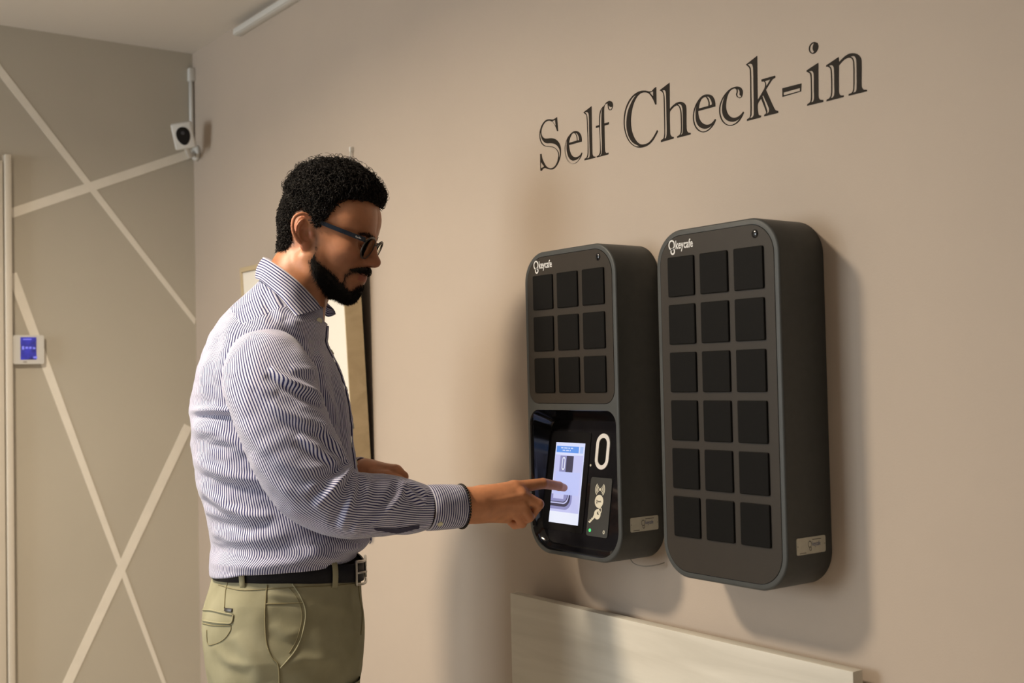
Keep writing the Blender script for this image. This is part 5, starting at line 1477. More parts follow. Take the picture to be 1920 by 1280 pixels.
# ------------------------------------------------------------------ shirt body
bk = LX([(493, 512), (470, 535), (441, 562), (412, 596), (386, 640), (368, 692), (359, 745), (357, 790), (360, 840), (366, 890), (378, 940), (390, 980), (398, 1020), (397, 1052), (394, 1085), (394, 1110)])
ft = LX([(606, 585), (616, 604), (610, 630), (610, 650), (624, 672), (640, 708), (650, 744), (655, 780), (659, 830), (666, 880), (680, 945), (693, 1000), (698, 1025), (692, 1044), (676, 1056), (668, 1080), (668, 1110)])
zt_, zb_ = Lp(500, 520)[2], Lp(540, 1100)[2]
nv, nu = 190, 180
Z = np.linspace(zb_, zt_ + 0.02, nv)
ib = np.argsort(bk[:, 2]); if_ = np.argsort(ft[:, 2])
XBk = gsm(np.interp(Z, bk[ib, 2], bk[ib, 0]), 3); XFt = gsm(np.interp(Z, ft[if_, 2], ft[if_, 0]), 3)
# half width by height (pixel rows of the mid plane)
wz = [(1110, .171), (1060, .172), (1000, .167), (920, .158), (840, .158), (760, .160), (690, .160), (650, .155), (620, .147), (600, .131), (580, .112), (560, .094), (540, .080), (515, .068)]
wzz = np.array([Lp(520, p)[2] for p, _ in wz]); wv = np.array([w for _, w in wz])
B = gsm(np.interp(Z, wzz, wv), 3)
EX = np.interp(Z, [Lp(520, 690)[2], Lp(520, 600)[2]], [2.35, 1.9])
th = np.linspace(0, 2 * pi, nu, endpoint=False)
ct, st = np.cos(th), np.sin(th)
hem_px = LX([(395, 1080, -0.02), (420, 1082, -0.09), (455, 1080, -0.15), (540, 1076, -0.17), (600, 1070, -0.16), (640, 1060, -0.13), (666, 1050, -0.08), (700, 1042, -0.0)])
ZM = Lp(540, 1000)[2]
def hem_z(x, z):
    h = np.interp(x, hem_px[:, 0], hem_px[:, 2])
    if z >= ZM: return np.full_like(x, z)
    t = (z - zb_) / (ZM - zb_); t = t * t * (3 - 2 * t) * 0.35 + t * 0.65
    return h * (1 - t) + ZM * t
ZS = Lp(540, 610)[2]; tl0, tl1 = Lp(492, 510), Lp(606, 590)
def top_z(x, z):
    t = (z - ZS) / (Z[-1] - ZS)
    zt = np.interp(x, [tl0[0], tl1[0]], [tl0[2], tl1[2]])
    return ZS + t * (zt - ZS)
R = np.zeros((nv, nu, 3))
for i in range(nv):
    xc = 0.5 * (XBk[i] + XFt[i]); a = 0.5 * (XFt[i] - XBk[i])
    e = 2.0 / EX[i]
    R[i, :, 0] = xc + a * np.sign(ct) * np.abs(ct) ** e
    R[i, :, 1] = B[i] * np.sign(st) * np.abs(st) ** e
    R[i, :, 2] = top_z(R[i, :, 0], Z[i]) if Z[i] > ZS else hem_z(R[i, :, 0], Z[i])
# tuck: the lowest rings roll in under the overhang
for q, (k_, dz_) in enumerate(((0.90, 0.006), (0.955, 0.0), (0.985, -0.001), (0.998, -0.0005))):
    cx_ = R[q, :, 0].mean()
    R[q, :, 0] = cx_ + (R[4, :, 0] - cx_) * k_; R[q, :, 1] = R[4, :, 1] * k_; R[q, :, 2] = R[4, :, 2] - 0.002 + dz_
def ring_u(R, ref):
    seg = np.linalg.norm(np.roll(R, -1, 1) - R, axis=2)
    c = np.concatenate([np.zeros((len(R), 1)), np.cumsum(seg, 1)], 1)
    return c - c[:, ref:ref + 1]
ref = int(0.75 * nu)                                   # the side towards the camera
# extend stripe coordinate over the seam
TU = ring_u(R, ref)
NRM = grid_normals(R)
if (NRM[:, ref, 1].mean() > 0): NRM = -NRM
torso_creases = [
    ([(352, 771), (400, 768), (455, 773)], 0.0075, 7, 0.7), ([(356, 800), (410, 815), (470, 850)], 0.004, 11, 0.6),
    ([(362, 860), (410, 885), (470, 900), (520, 905)], 0.005, 11, 0.6), ([(368, 905), (410, 940), (460, 965), (510, 968)], 0.007, 10, 0.7),
    ([(380, 950), (420, 968), (480, 985)], 0.005, 9, 0.6), ([(395, 1000), (450, 1010), (540, 1005)], 0.004, 12, 0.4),
    ([(400, 1050), (470, 1062), (560, 1058)], 0.003, 9, 0.4), ([(440, 585), (428, 640), (415, 700), (420, 760)], 0.005, 14, 0.5),
    ([(400, 640), (385, 700), (390, 750)], 0.004, 14, 0.5), ([(610, 640), (600, 700), (620, 760), (640, 800)], 0.005, 9, 0.6), ([(625, 660), (640, 720), (650, 790), (655, 850)], 0.006, 7, 0.8),
    ([(600, 1010), (650, 1020), (690, 1030)], 0.004, 10, 0.5), ([(570, 1040), (620, 1045), (670, 1050)], 0.003, 8, 0.4), ([(505, 545), (520, 575), (530, 600)], 0.005, 9, 0.7), ([(530, 575), (560, 620), (590, 690)], 0.004, 9, 0.6)]
D = crease_field(R, NRM, torso_creases)
env = np.clip((Z - zb_) / 0.05, 0, 1)[:, None] * np.clip((zt_ - Z) / 0.05, 0.15, 1)[:, None]
Rn = R * np.array([1, 1, 2.0])
D += env * (0.0030 * vnoise(Rn, 14, 1) + 0.0011 * vnoise(Rn * np.array([1, 1, 1.6]), 34, 2))
R2 = R + NRM * D[..., None]
TU = TU + np.concatenate([D, D[:, :1]], 1) * 0.35
UV = np.stack([TU, np.repeat(Z[:, None], nu + 1, 1)], -1)
# yoke faces use their own stripe direction
pxr, pyr = project(to_world(R2.reshape(-1, 3))); pxr = pxr.reshape(nv, nu); pyr = pyr.reshape(nv, nu)
yz = Lp(440, 590)[2]
yoke_line = np.interp(R2[..., 0], [Lp(420, 560)[0], Lp(456, 623)[0], Lp(560, 640)[0]], [Lp(425, 568)[2], Lp(456, 615)[2], Lp(540, 570)[2]])
yk = (R2[..., 2] > yoke_line) & (R2[..., 0] < Lp(560, 600)[0])
yuv = np.stack([(R2[..., 2] * 0.66 + R2[..., 0] * 0.75 + np.abs(R2[..., 1]) * 0.25), R2[..., 0]], -1)
shirt = loft_mesh('shirt', R2, UV, M['stripe'], man, faceuv=(yk, yuv))
shirt['label'] = 'white shirt with thin navy stripes'
SHR, SHN = R2, NRM

# ------------------------------------------------------------------ sleeves
def sleeve(spine, radii, face, nu=120, nv=200, creases=(), seed=0, amp=1.0, name='sleeve', flat=1.0, straight=None):
    S = smooth_path(spine, 40)
    r = smooth_path(np.stack([radii, radii], 1), 40)[:, 0]
    L = np.concatenate([[0], np.cumsum(np.linalg.norm(np.diff(S, axis=0), axis=1))])
    s = np.linspace(0, L[-1], nv)
    C = np.stack([np.interp(s, L, S[:, k]) for k in range(3)], 1); r = np.interp(s, L, r)
    for k in range(3): C[:, k] = gsm(C[:, k], 4)
    T = np.gradient(C, axis=0); T /= np.linalg.norm(T, axis=1)[:, None]
    f = np.array(face, float)
    R = np.zeros((nv, nu, 3)); a = np.linspace(-pi, pi, nu, endpoint=False)
    for i in range(nv):
        u = f - (f @ T[i]) * T[i]; u /= np.linalg.norm(u)       # towards the camera
        w = np.cross(T[i], u)
        R[i] = C[i] + r[i] * (np.cos(a)[:, None] * u * flat + np.sin(a)[:, None] * w)
    N = (R - C[:, None, :]); N /= np.linalg.norm(N, axis=2, keepdims=True)
    D = crease_field(R, N, creases)
    env = np.clip(s / 0.04, 0, 1)[:, None] * np.clip((L[-1] - s) / 0.03, 0.2, 1)[:, None]
    P2 = np.stack([np.repeat((s * 1.0)[:, None], nu, 1), np.cos(a)[None, :] * r[:, None], np.sin(a)[None, :] * r[:, None]], -1)
    D += amp * env * (0.0045 * vnoise(P2 * np.array([1.6, 0.8, 0.8]), 16, seed + 3) + 0.0013 * vnoise(P2 * np.array([1.7, 1, 1]), 36, seed + 4))
    R2 = R + N * D[..., None]
    U = np.concatenate([a, [pi]])[None, :] * r[:, None]
    rr = gsm(r, 6)
    # stripes keep their spacing; cloth lost towards the inner seam
    U = np.concatenate([a, [pi]])[None, :] * rr[:, None] + np.concatenate([D, D[:, :1]], 1) * 0.35
    if straight is not None:
        # upper arm: stripes run parallel to the arm from the shoulder seam down
        a0, a1 = np.array(straight[0]), np.array(straight[1]); ax = (a1 - a0) / np.linalg.norm(a1 - a0)
        uu = f - (f @ ax) * ax; uu /= np.linalg.norm(uu); ww = np.cross(ax, uu)
        Q = np.concatenate([R, R[:, :1]], 1) - a0
        ang = np.arctan2(Q @ ww, Q @ uu)
        ang[:, 0] = np.where(ang[:, 0] > 0, ang[:, 0] - 2 * pi, ang[:, 0]); ang[:, -1] = np.where(ang[:, -1] < 0, ang[:, -1] + 2 * pi, ang[:, -1])
        t = np.clip((s - straight[2]) / (straight[3] - straight[2]), 0, 1)[:, None]; t = t * t * (3 - 2 * t)
        U = U * t + (ang * 0.080 + np.concatenate([D, D[:, :1]], 1) * 0.35) * (1 - t)
    UV = np.stack([U, np.repeat(s[:, None], nu + 1, 1)], -1)
    return R2, UV, C, T, r, s
sp = LX([(522, 664, -0.075), (504, 682, -0.132), (505, 716, -0.166), (522, 772, -0.184), (556, 850, -0.198), (592, 906, -0.204), (628, 936, -0.204), (675, 946, -0.198), (728, 946, -0.185), (775, 951, -0.172), (806, 952, -0.163)])
rd = np.array([.058, .076, .081, .0795, .077, .0705, .0610, .0555, .0535, .0455, .0375])
sl_creases = [
    ([(505, 690), (545, 716), (598, 742), (640, 765)], 0.0085, 8, 0.8), ([(480, 735), (530, 770), (590, 795), (640, 800)], 0.005, 11, 0.6), ([(545, 690), (600, 700), (612, 720)], 0.004, 8, 0.5),
    ([(455, 790), (500, 840), (560, 880), (640, 870)], 0.004, 13, 0.6), ([(600, 800), (632, 835), (662, 868)], 0.006, 8, 0.8), ([(560, 815), (610, 850), (655, 880)], 0.006, 9, 0.7),
    ([(662, 872), (640, 900), (615, 925), (590, 950)], 0.008, 9, 0.8), ([(672, 885), (662, 920), (650, 960), (640, 990)], 0.009, 9, 0.8), ([(668, 878), (625, 900), (575, 915)], 0.006, 9, 0.7), ([(680, 880), (686, 920), (675, 965), (660, 995)], 0.0055, 8, 0.6),
    ([(756, 900), (752, 925), (728, 955), (690, 985)], 0.0075, 7, 0.9), ([(760, 905), (780, 930), (800, 945)], 0.0055, 6, 0.7), ([(765, 900), (790, 918), (803, 930)], 0.004, 5, 0.6), ([(700, 900), (690, 940), (700, 975)], 0.003, 10, 0.4),
    ([(440, 690), (470, 720), (520, 735)], 0.004, 12, 0.5), ([(470, 850), (520, 905), (560, 940)], 0.004, 10, 0.6)]
SR, SUV, SC, ST, Sr, Ss = sleeve(sp, rd, (0.0, -1.0, 0.1), creases=sl_creases, seed=1, flat=0.86, straight=(Lp(492, 660, -0.130), Lp(584, 900, -0.203), 0.14, 0.30))
loft_mesh('sleeve', SR, SUV, M['stripe'], shirt, flip=False)
# left sleeve, mostly hidden behind him
lw = LX([(686, 886, 0.105)])[0]
spl = np.array([[Lp(520, 628)[0], 0.085, Lp(520, 628)[2]], [Lp(510, 650)[0], 0.150, Lp(510, 650)[2]], Lp(505, 700, 0.165), Lp(515, 780, 0.182), Lp(535, 870, 0.195), Lp(560, 925, 0.200), Lp(595, 925, 0.180), Lp(640, 905, 0.150), Lp(672, 892, 0.116)])
SRl, SUVl, SCl, STl, Srl, Ssl = sleeve(spl, np.array([.064, .079, .080, .077, .073, .066, .055, .045, .0370]), (0, -1, 0.1), nu=80, nv=120, seed=7, flat=0.86)
loft_mesh('sleeve', SRl, SUVl, M['stripe'], shirt)
# armhole seam: a fine ridge along the sleeve head (where sleeve and shirt body meet)
# ------------------------------------------------------------------ cuffs
def cuff(c0, c1, r0, r1, name='cuff', nu=90, thick=0.0014, open_=0.0):
    ax = (c1 - c0); Lc = np.linalg.norm(ax); ax = ax / Lc
    u = np.array([0, -1.0, 0.1]); u -= (u @ ax) * ax; u /= np.linalg.norm(u); w = np.cross(ax, u)
    a = np.linspace(-pi, pi, nu, endpoint=False)
    prof = [(0.0, r0 - 0.003), (0.0005, r0), (0.25, r0 + (r1 - r0) * .25 + .0006), (0.5, (r0 + r1) / 2 + .0008), (0.75, r0 + (r1 - r0) * .75 + .0006), (0.985, r1), (1.0, r1 - 0.0008), (0.985, r1 - 0.0022), (0.5, (r0 + r1) / 2 - 0.003), (0.0, r0 - 0.004)]
    R = np.zeros((len(prof), nu, 3)); UV = np.zeros((len(prof), nu + 1, 2))
    for i, (t, r_) in enumerate(prof):
        wob = 1 + 0.012 * np.sin(3 * a + 1.0)
        R[i] = c0 + ax * Lc * t + (r_ * wob)[:, None] * (np.cos(a)[:, None] * u * 0.93 + np.sin(a)[:, None] * w * 1.03)
        UV[i, :, 0] = t * Lc + PERIOD * 0.5 - (Lc % PERIOD) * t; UV[i, :, 1] = 0
    return loft_mesh(name, R, UV, M['stripe'], shirt), (c0, ax, Lc, u, w)
c0, c1 = Lp(801, 952, -0.166), Lp(864, 949, -0.142)
cf, (q0, qa, qL, qu, qw) = cuff(c0, c1, 0.0392, 0.0372)
cuff(Lp(655, 898, 0.132), Lp(684, 888, 0.108), 0.037, 0.034)
def button_at(p, n, r=0.0055, parent=None):
    n = np.array(n, float); n /= np.linalg.norm(n)
    a = np.array([0, 0, 1.0]); u = np.cross(n, a); u /= np.linalg.norm(u); w = np.cross(n, u)
    V, Fc = [], []; k = 18
    for rr, hh in ((r, -0.001), (r, 0.0012), (r * 0.86, 0.0018), (r * 0.7, 0.0012)):
        for i in range(k):
            t = 2 * pi * i / k; V.append(np.array(p) + rr * (math.cos(t) * u + math.sin(t) * w) + n * hh)
    for q in range(3):
        for i in range(k): Fc.append((q * k + i, q * k + (i + 1) % k, (q + 1) * k + (i + 1) % k, (q + 1) * k + i))
    Fc.append(tuple(3 * k + i for i in range(k)))
    return mesh_obj('button', V, Fc, M['button'], parent or shirt)
def hit(px, py, obj):
    """where the line of sight of a photo pixel meets a figure mesh (local point, normal)"""
    me = obj.data
    key = obj.name
    if key not in _bvh:
        _bvh[key] = BVHTree.FromPolygons([v.co[:] for v in me.vertices], [tuple(p.vertices) for p in me.polygons])
    o = to_local(CAM[None])[0]; t = to_local((CAM + ray(px, py))[None])[0]
    r = _bvh[key].ray_cast(Vector(o), Vector(t - o).normalized())
    if r[0] is None: return None, None
    n = np.array(r[1][:]); 
    if n @ (o - np.array(r[0][:])) < 0: n = -n
    return np.array(r[0][:]), n
_bvh = {}
p, n = hit(825, 982, cf)
if p is not None: button_at(p, n, 0.0050)
# dark patch painting the shade inside the sleeve slit before the cuff
slv = [o for o in shirt.children if o.name.startswith('sleeve')][0]
def patch(name, obj, outline_top, outline_bot, lift, mat, parent, k=16):
    V = []; Fc = []
    for i in range(k):
        t = i / (k - 1)
        for (pl) in (outline_top, outline_bot):
            P_ = np.array(pl, float); s_ = np.linspace(0, 1, len(P_))
            x, y = np.interp(t, s_, P_[:, 0]), np.interp(t, s_, P_[:, 1])
            h, n_ = hit(x, y, obj)
            if h is None: return None
            V.append(h + n_ * lift)
    for i in range(k - 1): Fc.append((2 * i, 2 * i + 1, 2 * i + 3, 2 * i + 2))
    return mesh_obj(name, V, Fc, mat, parent)
patch('sleeve_lining', slv, [(700, 989), (745, 990), (786, 983)], [(704, 993), (745, 999), (786, 989)], 0.0015, M['slit_shade_mat'], shirt)
# ------------------------------------------------------------------ collar
def collar_side():
    near_top = LX([(606, 580, -0.030), (585, 556, -0.058), (560, 530, -0.072), (530, 506, -0.068), (506, 490, -0.042), (495, 484, 0.0)])
    near_bot = LX([(552, 597, -0.092), (540, 582, -0.106), (525, 563, -0.106), (507, 543, -0.092), (491, 526, -0.056), (483, 522, 0.0)])
    for i_, (x_, y_) in enumerate(((552, 597), (540, 583), (525, 565), (507, 545))):
        h_, n_ = hit(x_, y_, shirt)
        if h_ is not None: near_bot[i_] = h_ + n_ * 0.0065
    return near_top, near_bot
nt_, nb_ = collar_side()
mir = lambda P: (P * np.array([1, -1, 1]))[:-1][::-1]
far_top = LX([(510, 489, 0.036), (542, 506, 0.060), (578, 530, 0.068), (602, 553, 0.052), (611, 570, 0.020)])
far_bot = LX([(505, 526, 0.052), (545, 545, 0.095), (588, 566, 0.100), (612, 592, 0.082), (627, 589, 0.056)])
TOP = smooth_path(np.concatenate([nt_, far_top]), 8); BOT = smooth_path(np.concatenate([nb_, far_bot]), 8)
nk_ = len(TOP); rows = 12
ctr = Lp(545, 540, 0.0)
R = np.zeros((rows * 2 + 3, nk_, 3)); UVc = np.zeros((rows * 2 + 3, nk_, 2))
outw = BOT - ctr; outw[:, 2] = 0; outw /= np.linalg.norm(outw, axis=1)[:, None]
hgt_ = np.linalg.norm(BOT - TOP, axis=1)
rws = []
# inside (stand) up, roll over the fold, down the fall
stand = TOP - np.array([0, 0, 0.034]) - outw * 0.004
for t in np.linspace(0, 1, 5)[:-1]: rws.append((stand + (TOP - outw * 0.0035 - np.array([0, 0, 0.003]) - stand) * t, -1))
for t in np.linspace(0, 1, rows):
    bul = 0.006 * math.sin(t * pi * 0.9) + 0.0015
    rws.append((TOP + (BOT - TOP) * t + outw * bul + np.array([0, 0, 0.0025 * (1 - t)]), t))
rws.append((BOT - outw * 0.0012 - np.array([0, 0, 0.0008]), 1.0))
for t in (0.8, 0.5): rws.append((TOP + (BOT - TOP) * t + outw * (0.006 * math.sin(t * pi * 0.9) - 0.001), t))
R = np.stack([r_ for r_, _ in rws]); tv_ = [t for _, t in rws]
UVc = np.zeros((len(rws), nk_, 2))
for i, t in enumerate(tv_): UVc[i, :, 0] = max(t, 0) * 0.040 + 0.001; UVc[i, :, 1] = 0
# stripes run parallel to the fold
clr = loft_mesh('collar', R, UVc, M['stripe'], shirt, closed=False)
# collar band and top button
p, n = hit(598, 602, shirt)
if p is not None:
    tc_ = to_local(CAM[None])[0] - p; tc_ /= np.linalg.norm(tc_); n = n * 0.6 + tc_; n /= np.linalg.norm(n)
    button_at(p + n * 0.003, n, 0.0055)
# front placket: raised strip down the chest, a little to the camera side of the front line
def torso_pt(ang, z, lift):
    i = np.interp(z, Z, np.arange(nv)); i0 = int(min(i, nv - 2)); f = i - i0
    j = (ang % (2 * pi)) / (2 * pi) * nu; j0 = int(j) % nu; g = j - int(j); j1 = (j0 + 1) % nu
    bl = lambda A: (A[i0, j0] * (1 - g) + A[i0, j1] * g) * (1 - f) + (A[i0 + 1, j0] * (1 - g) + A[i0 + 1, j1] * g) * f
    return bl(SHR) + bl(SHN) * lift
zs = np.linspace(Lp(610, 612)[2], Lp(690, 1035)[2], 60)
Rr = []
for z in zs:
    row = []
    tz = (z - zs[-1]) / (zs[0] - zs[-1])
    for da, lf_ in ((-0.22, 0.0004), (-0.212, 0.0026), (-0.05, 0.0030), (0.045, 0.0030), (0.055, 0.0004)):
        row.append(torso_pt(da, z, lf_ + 0.0008))
    Rr.append(row)
Rr = np.array(Rr)
UVp = np.zeros((len(zs), 5, 2)); UVp[:, :, 0] = np.array([0, .002, .018, .034, .036])[None, :]
loft_mesh('placket', Rr, UVp, M['stripe'], shirt, closed=False)
for tz in np.linspace(0.12, 0.92, 6):
    z = zs[0] + (zs[-1] - zs[0]) * tz
    p = torso_pt(-0.09, z, 0.0035); n = torso_pt(-0.09, z, 0.02) - p
    button_at(p, n, 0.0052)

# ------------------------------------------------------------------ trousers
tb_ = LX([(404, 1070), (402, 1090), (390, 1122), (381, 1150), (378, 1175), (380, 1205), (386, 1240), (393, 1275), (398, 1310)])
tf_ = LX([(676, 1050), (676, 1085), (679, 1120), (683, 1160), (682, 1195), (678, 1235), (672, 1275), (668, 1310)])
zt2, zb2 = Lp(540, 1068)[2], Lp(540, 1318)[2]
blt = LX([(395, 1083, -0.02), (420, 1088, -0.09), (455, 1092, -0.14), (540, 1093, -0.16), (627, 1091, -0.13), (666, 1089, -0.08), (690, 1086, 0.0)])
def belt_z(x): return np.interp(x, blt[:, 0], blt[:, 2]) + 0.0165       # middle line of the belt
nv2, nu2 = 110, 160
Z2 = np.linspace(zb2, zt2, nv2)
o1 = np.argsort(tb_[:, 2]); o2 = np.argsort(tf_[:, 2])
xb2 = gsm(np.interp(Z2, tb_[o1, 2], tb_[o1, 0]), 2); xf2 = gsm(np.interp(Z2, tf_[o2, 2], tf_[o2, 0]), 2)
th2 = np.linspace(0, 2 * pi, nu2, endpoint=False); c2, s2 = np.cos(th2), np.sin(th2)
bw = np.interp(Z2, [zb2, Lp(540, 1200)[2], Lp(540, 1120)[2], zt2], [0.176, 0.180, 0.171, 0.157])
R = np.zeros((nv2, nu2, 3))
for i in range(nv2):
    xc, a = 0.5 * (xb2[i] + xf2[i]), 0.5 * (xf2[i] - xb2[i]); e = 2 / 2.4
    R[i, :, 0] = xc + a * np.sign(c2) * np.abs(c2) ** e; R[i, :, 1] = bw[i] * np.sign(s2) * np.abs(s2) ** e
    R[i, :, 2] = Z2[i] + (belt_z(R[i, :, 0]) + 0.010 - zt2) * np.clip((Z2[i] - Lp(540, 1190)[2]) / (zt2 - Lp(540, 1190)[2]), 0, 1)
N2 = grid_normals(R)
if N2[:, int(0.75 * nu2), 1].mean() > 0: N2 = -N2
tr_creases = [([(500, 1110), (540, 1118), (575, 1122)], 0.003, 8, 0.5), ([(440, 1190), (470, 1230), (490, 1280)], 0.004, 14, 0.4), ([(525, 1250), (570, 1235), (640, 1240)], 0.003, 12, 0.4), ([(510, 1170), (540, 1190), (560, 1180)], 0.003, 10, 0.4),
    ([(400, 1210), (430, 1240), (470, 1250)], 0.003, 10, 0.4), ([(600, 1130), (640, 1140), (670, 1150)], 0.002, 12, 0.3), ([(668, 1090), (676, 1130), (680, 1180)], 0.004, 6, 0.9), ([(590, 1180), (610, 1220), (600, 1270)], 0.002, 16, 0.3)]
D2 = crease_field(R, N2, tr_creases) + 0.0022 * vnoise(R, 16, 31) + 0.0010 * vnoise(R, 40, 32)
R = R + N2 * D2[..., None]
TV = [R.reshape(-1, 3)]; TQ = [np.array([[i * nu2 + j, i * nu2 + (j + 1) % nu2, (i + 1) * nu2 + (j + 1) % nu2, (i + 1) * nu2 + j] for i in range(nv2 - 1) for j in range(nu2)])]
TQ.append(np.array([[0 * nu2 + (nu2 - 1 - j), 0 * nu2 + (nu2 - 2 - j), 0 * nu2 + j + 1, 0 * nu2 + j] for j in range(nu2 // 2 - 1)]))
off = len(TV[0])
xm = 0.5 * (xb2[0] + xf2[0])
for s_ in (-1, 1):
    zz = np.linspace(zb2 + 0.06, 0.035, 40); nl = 60; al = np.linspace(0, 2 * pi, nl, endpoint=False)
    Rl = np.zeros((40, nl, 3))
    for i, z in enumerate(zz):
        t = i / 39
        rx = np.interp(t, [0, .3, .55, 1], [0.137, 0.108, 0.09, 0.085]); ry = np.interp(t, [0, .3, .55, 1], [0.089, 0.083, 0.075, 0.075])
        cxx = xm + np.interp(t, [0, .5, 1], [0.0, 0.01, -0.03]); cyy = s_ * np.interp(t, [0, 1], [0.088, 0.115])
        Rl[i, :, 0] = cxx + rx * np.cos(al); Rl[i, :, 1] = cyy + ry * np.sin(al); Rl[i, :, 2] = z
    Rl[..., 0] += 0.004 * vnoise(Rl, 12, 40 + s_); Rl[..., 1] += 0.004 * vnoise(Rl, 12, 44 + s_)
    TV.append(Rl.reshape(-1, 3)); TQ.append(np.array([[off + i * nl + j, off + (i + 1) * nl + j, off + (i + 1) * nl + (j + 1) % nl, off + i * nl + (j + 1) % nl] for i in range(39) for j in range(nl)])); off += 40 * nl
trs = mesh_obj('trousers', np.concatenate(TV), np.concatenate(TQ), M['chino'], man); trs['label'] = 'olive green chino trousers'
TRR, TRN = R, N2
# seams and pockets lie on the cloth
def seam(name, pts, r=0.0010, lift=0.0006, mat=None, k=6, par=None):
    P_ = smooth_path(pts, k); out = []
    for x, y in P_:
        h, n_ = hit(x, y, trs)
        if h is not None: out.append(h + n_ * lift)
    if len(out) < 3: return
    return tube(name, out, r, mat or M['thread'], par or trs, 6)
seam('side_seam', [(501, 1096), (498, 1130), (497, 1165), (500, 1205), (510, 1232), (522, 1247), (524, 1285)], 0.0013)
pk = bpy.data.objects.new('front_pocket', None); link(pk, trs)
seam('pocket_edge', [(548, 1094), (560, 1112), (571, 1135), (573, 1155), (569, 1180), (561, 1205), (549, 1226), (526, 1252)], 0.0014, 0.0007, M['chino'], par=trs)
seam('pocket_stitch', [(540, 1100), (554, 1116), (564, 1138), (566, 1158), (562, 1180), (554, 1204), (542, 1224)], 0.0006, 0.0005, par=trs)
seam('pocket_facing', [(498, 1132), (530, 1131), (571, 1129)], 0.0010, 0.0006, par=trs)
bpy.data.objects.remove(pk)
seam('back_pocket_welt', [(381, 1143), (398, 1144), (420, 1149), (437, 1152)], 0.0016, 0.0010, M['chino'])
seam('back_pocket_welt', [(378, 1162), (400, 1166), (420, 1168), (434, 1167), (438, 1152)], 0.0016, 0.0010, M['chino'])
seam('back_pocket_welt', [(378, 1168), (400, 1172), (433, 1172)], 0.0009, 0.0006)
seam('back_pocket_bag', [(388, 1180), (390, 1206), (402, 1207), (420, 1198), (432, 1182), (433, 1172)], 0.0008, 0.0005)
seam('back_seam', [(427, 1092), (423, 1110), (421, 1140)], 0.0009, 0.0005)
seam('waist_seam', [(410, 1096), (450, 1106), (500, 1104), (560, 1100), (620, 1098), (672, 1093)], 0.0008, 0.0004)
seam('fly_seam', [(671, 1092), (674, 1120), (679, 1150), (676, 1190)], 0.0012, 0.0006)
h, n_ = hit(429, 1143, trs)
if h is not None:
    tgt = box('pocket_tab', (-0.009, -0.0012, -0.003), (0.009, 0.0012, 0.003), M['frame_metal'], trs, bevel=0.0005)
    tgt.matrix_local = Matrix.Translation(Vector(h + n_ * 0.0012)) @ Vector((-n_[0], -n_[1], -n_[2])).to_track_quat('Y', 'Z').to_matrix().to_4x4()
# ------------------------------------------------------------------ belt
def tr_pt(ang, z, lift):
    i = np.interp(z, Z2, np.arange(nv2)); i0 = int(min(i, nv2 - 2)); f = i - i0
    j = (ang % (2 * pi)) / (2 * pi) * nu2; j0 = int(j) % nu2; g = j - int(j); j1 = (j0 + 1) % nu2
    bl = lambda A: (A[i0, j0] * (1 - g) + A[i0, j1] * g) * (1 - f) + (A[i0 + 1, j0] * (1 - g) + A[i0 + 1, j1] * g) * f
    return bl(TRR) + bl(TRN) * lift
zbelt = Z2[-1] - 0.006
nb2 = 160
V = []; Fc = []
prof = [(-0.0165, 0.0005), (-0.0160, 0.0040), (0.0, 0.0048), (0.0160, 0.0040), (0.0165, 0.0005)]
for i in range(nb2):
    a = 2 * pi * i / nb2
    c = tr_pt(a, zbelt, 0.0); nrm_ = tr_pt(a, zbelt, 0.01) - c; nrm_[2] = 0; nrm_ /= np.linalg.norm(nrm_); c[2] = belt_z(c[0])
    for dz_, l_ in prof: V.append(c + nrm_ * (l_ + 0.0012) + np.array([0, 0, dz_]))
k = len(prof)
for i in range(nb2):
    for j in range(k - 1): Fc.append((i * k + j, ((i + 1) % nb2) * k + j, ((i + 1) % nb2) * k + j + 1, i * k + j + 1))
belt = mesh_obj('belt', V, Fc, M['belt'], man); belt['label'] = 'black leather belt with a metal buckle'
# buckle at the front, towards the camera side
def belt_pt(a, dz_, l_):
    c = tr_pt(a, zbelt, 0.0); n = tr_pt(a, zbelt, 0.01) - c; n[2] = 0; n /= np.linalg.norm(n); c[2] = belt_z(c[0])
    return c + n * l_ + np.array([0, 0, dz_])
def ang_at(px):
    best = None
    for a in np.linspace(pi * 1.02, 2 * pi * 0.99, 400):
        x, y = project(to_world(belt_pt(a, -0.01, 0.006)[None]))
        if best is None or abs(x[0] - px) < best[0]: best = (abs(x[0] - px), a)
    return best[1]
A0 = ang_at(666) - 2 * pi; A1 = 0.06
loop = [belt_pt(A0 + (A1 - A0) * t, 0.0205, 0.0085) for t in np.linspace(0, 1, 8)] + [belt_pt(A1, z_, 0.0085) for z_ in np.linspace(0.018, -0.018, 5)] + [belt_pt(A1 + (A0 - A1) * t, -0.0205, 0.0085) for t in np.linspace(0, 1, 8)] + [belt_pt(A0, z_, 0.0085) for z_ in np.linspace(-0.018, 0.018, 5)]
tube('buckle', loop + [loop[0], loop[1]], 0.0026, M['steel'], belt, 8, cap=False)
tube('prong', [belt_pt(A0, 0, 0.0085), belt_pt((A0 + A1) / 2, 0, 0.0115), belt_pt(A1, 0, 0.0095)], 0.0018, M['steel'], belt, 8)
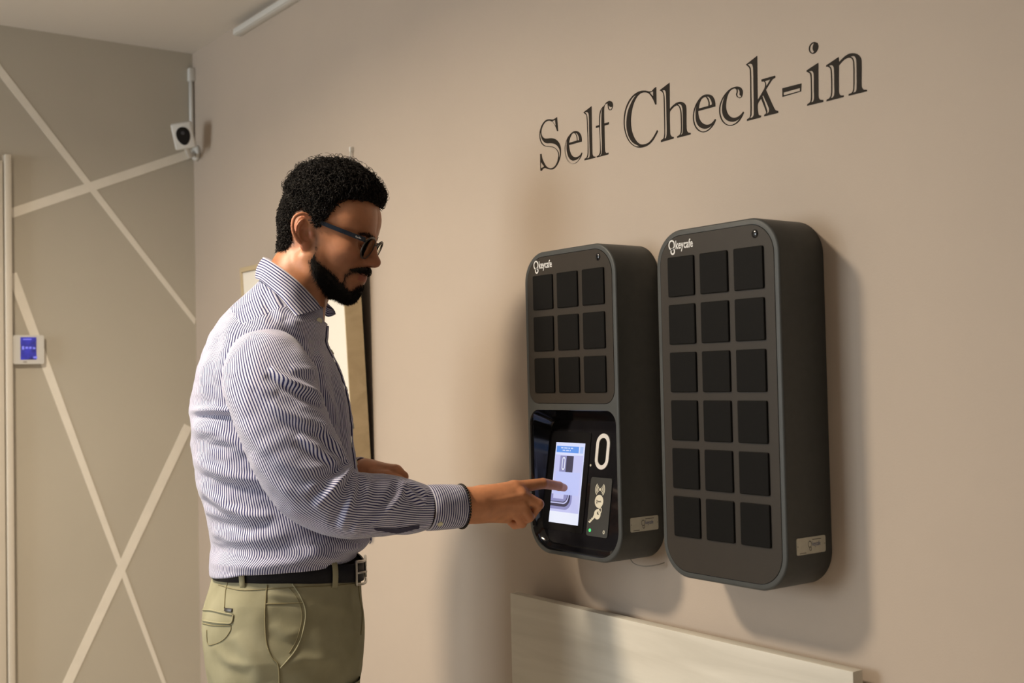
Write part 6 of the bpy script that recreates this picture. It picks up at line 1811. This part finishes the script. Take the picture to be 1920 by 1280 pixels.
def belt_loop(a):
    P_ = [belt_pt(a, -0.026, 0.001), belt_pt(a, -0.022, 0.0062), belt_pt(a, 0.0, 0.0085), belt_pt(a, 0.017, 0.0062), belt_pt(a, 0.021, 0.001)]
    P_ = smooth_path(P_, 4); tg = belt_pt(a + 0.02, 0, 0.005) - belt_pt(a - 0.02, 0, 0.005); tg /= np.linalg.norm(tg)
    V = []; Fc = []
    nn = belt_pt(a, 0, 0.01) - belt_pt(a, 0, 0.0); nn /= np.linalg.norm(nn)
    for p in P_:
        V += [p - tg * 0.0058, p - tg * 0.0050 + nn * 0.0014, p + tg * 0.0050 + nn * 0.0014, p + tg * 0.0058]
    for i in range(len(P_) - 1):
        for j in range(3): Fc.append((i * 4 + j, i * 4 + j + 1, (i + 1) * 4 + j + 1, (i + 1) * 4 + j))
    mesh_obj('belt_loop', V, Fc, M['chino'], trs)
for px in (455, 628): belt_loop(ang_at(px))
belt_loop(pi); belt_loop(pi * 0.6); belt_loop(pi * 0.3)

# ------------------------------------------------------------------ bracelets and shoes
def beads(c, ax, u, w, ru, rw, n, r, tilt=0.0):
    V = []; Fc = []; o = 0
    bm = bmesh.new(); bmesh.ops.create_icosphere(bm, subdivisions=1, radius=1.0)
    sv = np.array([v.co[:] for v in bm.verts]); sf = [tuple(v.index for v in f.verts) for f in bm.faces]; bm.free()
    for i in range(n):
        a = 2 * pi * i / n
        p = c + ru * math.cos(a) * u + rw * math.sin(a) * w + ax * tilt * math.sin(a)
        V.append(p + sv * r); Fc += [tuple(o + k for k in f) for f in sf]; o += len(sv)
    return np.concatenate(V), Fc
V, Fc = beads(q0 + qa * (qL + 0.0008), qa, qu, qw, 0.0352, 0.0388, 46, 0.0026)
bra = mesh_obj('bracelet', V, Fc, M['bracelet'], man); bra['label'] = 'dark beaded bracelet at the right cuff'; bra['kind'] = 'stuff'
lax = LW[1] - LW[0]; lax /= np.linalg.norm(lax); lu = np.cross(lax, [0, 1.0, 0]); lu /= np.linalg.norm(lu); lv_ = np.cross(lax, lu)
cb = Lp(688, 886, 0.104)
tube('wrist_band', [cb + 0.0262 * (math.cos(a) * lu + math.sin(a) * lv_) for a in np.linspace(0, 2 * pi, 33)], 0.0028, M['belt'], man, 8, cap=False)
for s_ in (-1, 1):
    sec_ = []
    ax0 = xm - 0.03
    prof = [(-0.10, 0.030, 0.075), (-0.09, 0.036, 0.085), (-0.04, 0.040, 0.095), (0.02, 0.042, 0.085), (0.08, 0.048, 0.066), (0.13, 0.047, 0.052), (0.165, 0.036, 0.042), (0.182, 0.015, 0.03)]
    V = []; Fc = []; n = 20
    for (x, w_, h_) in prof:
        for i in range(n):
            a = 2 * pi * i / n; cz_ = h_ / 2
            y = w_ * math.copysign(abs(math.cos(a)) ** 0.7, math.cos(a)); z = cz_ + cz_ * math.copysign(abs(math.sin(a)) ** 0.6, math.sin(a))
            V.append((ax0 + x, s_ * 0.118 + y, z + 0.001))
    for q in range(len(prof) - 1):
        for i in range(n): Fc.append((q * n + i, q * n + (i + 1) % n, (q + 1) * n + (i + 1) % n, (q + 1) * n + i))
    Fc += [tuple(range(n - 1, -1, -1)), tuple((len(prof) - 1) * n + i for i in range(n))]
    mesh_obj('shoe', V, Fc, M['shoe'], man)
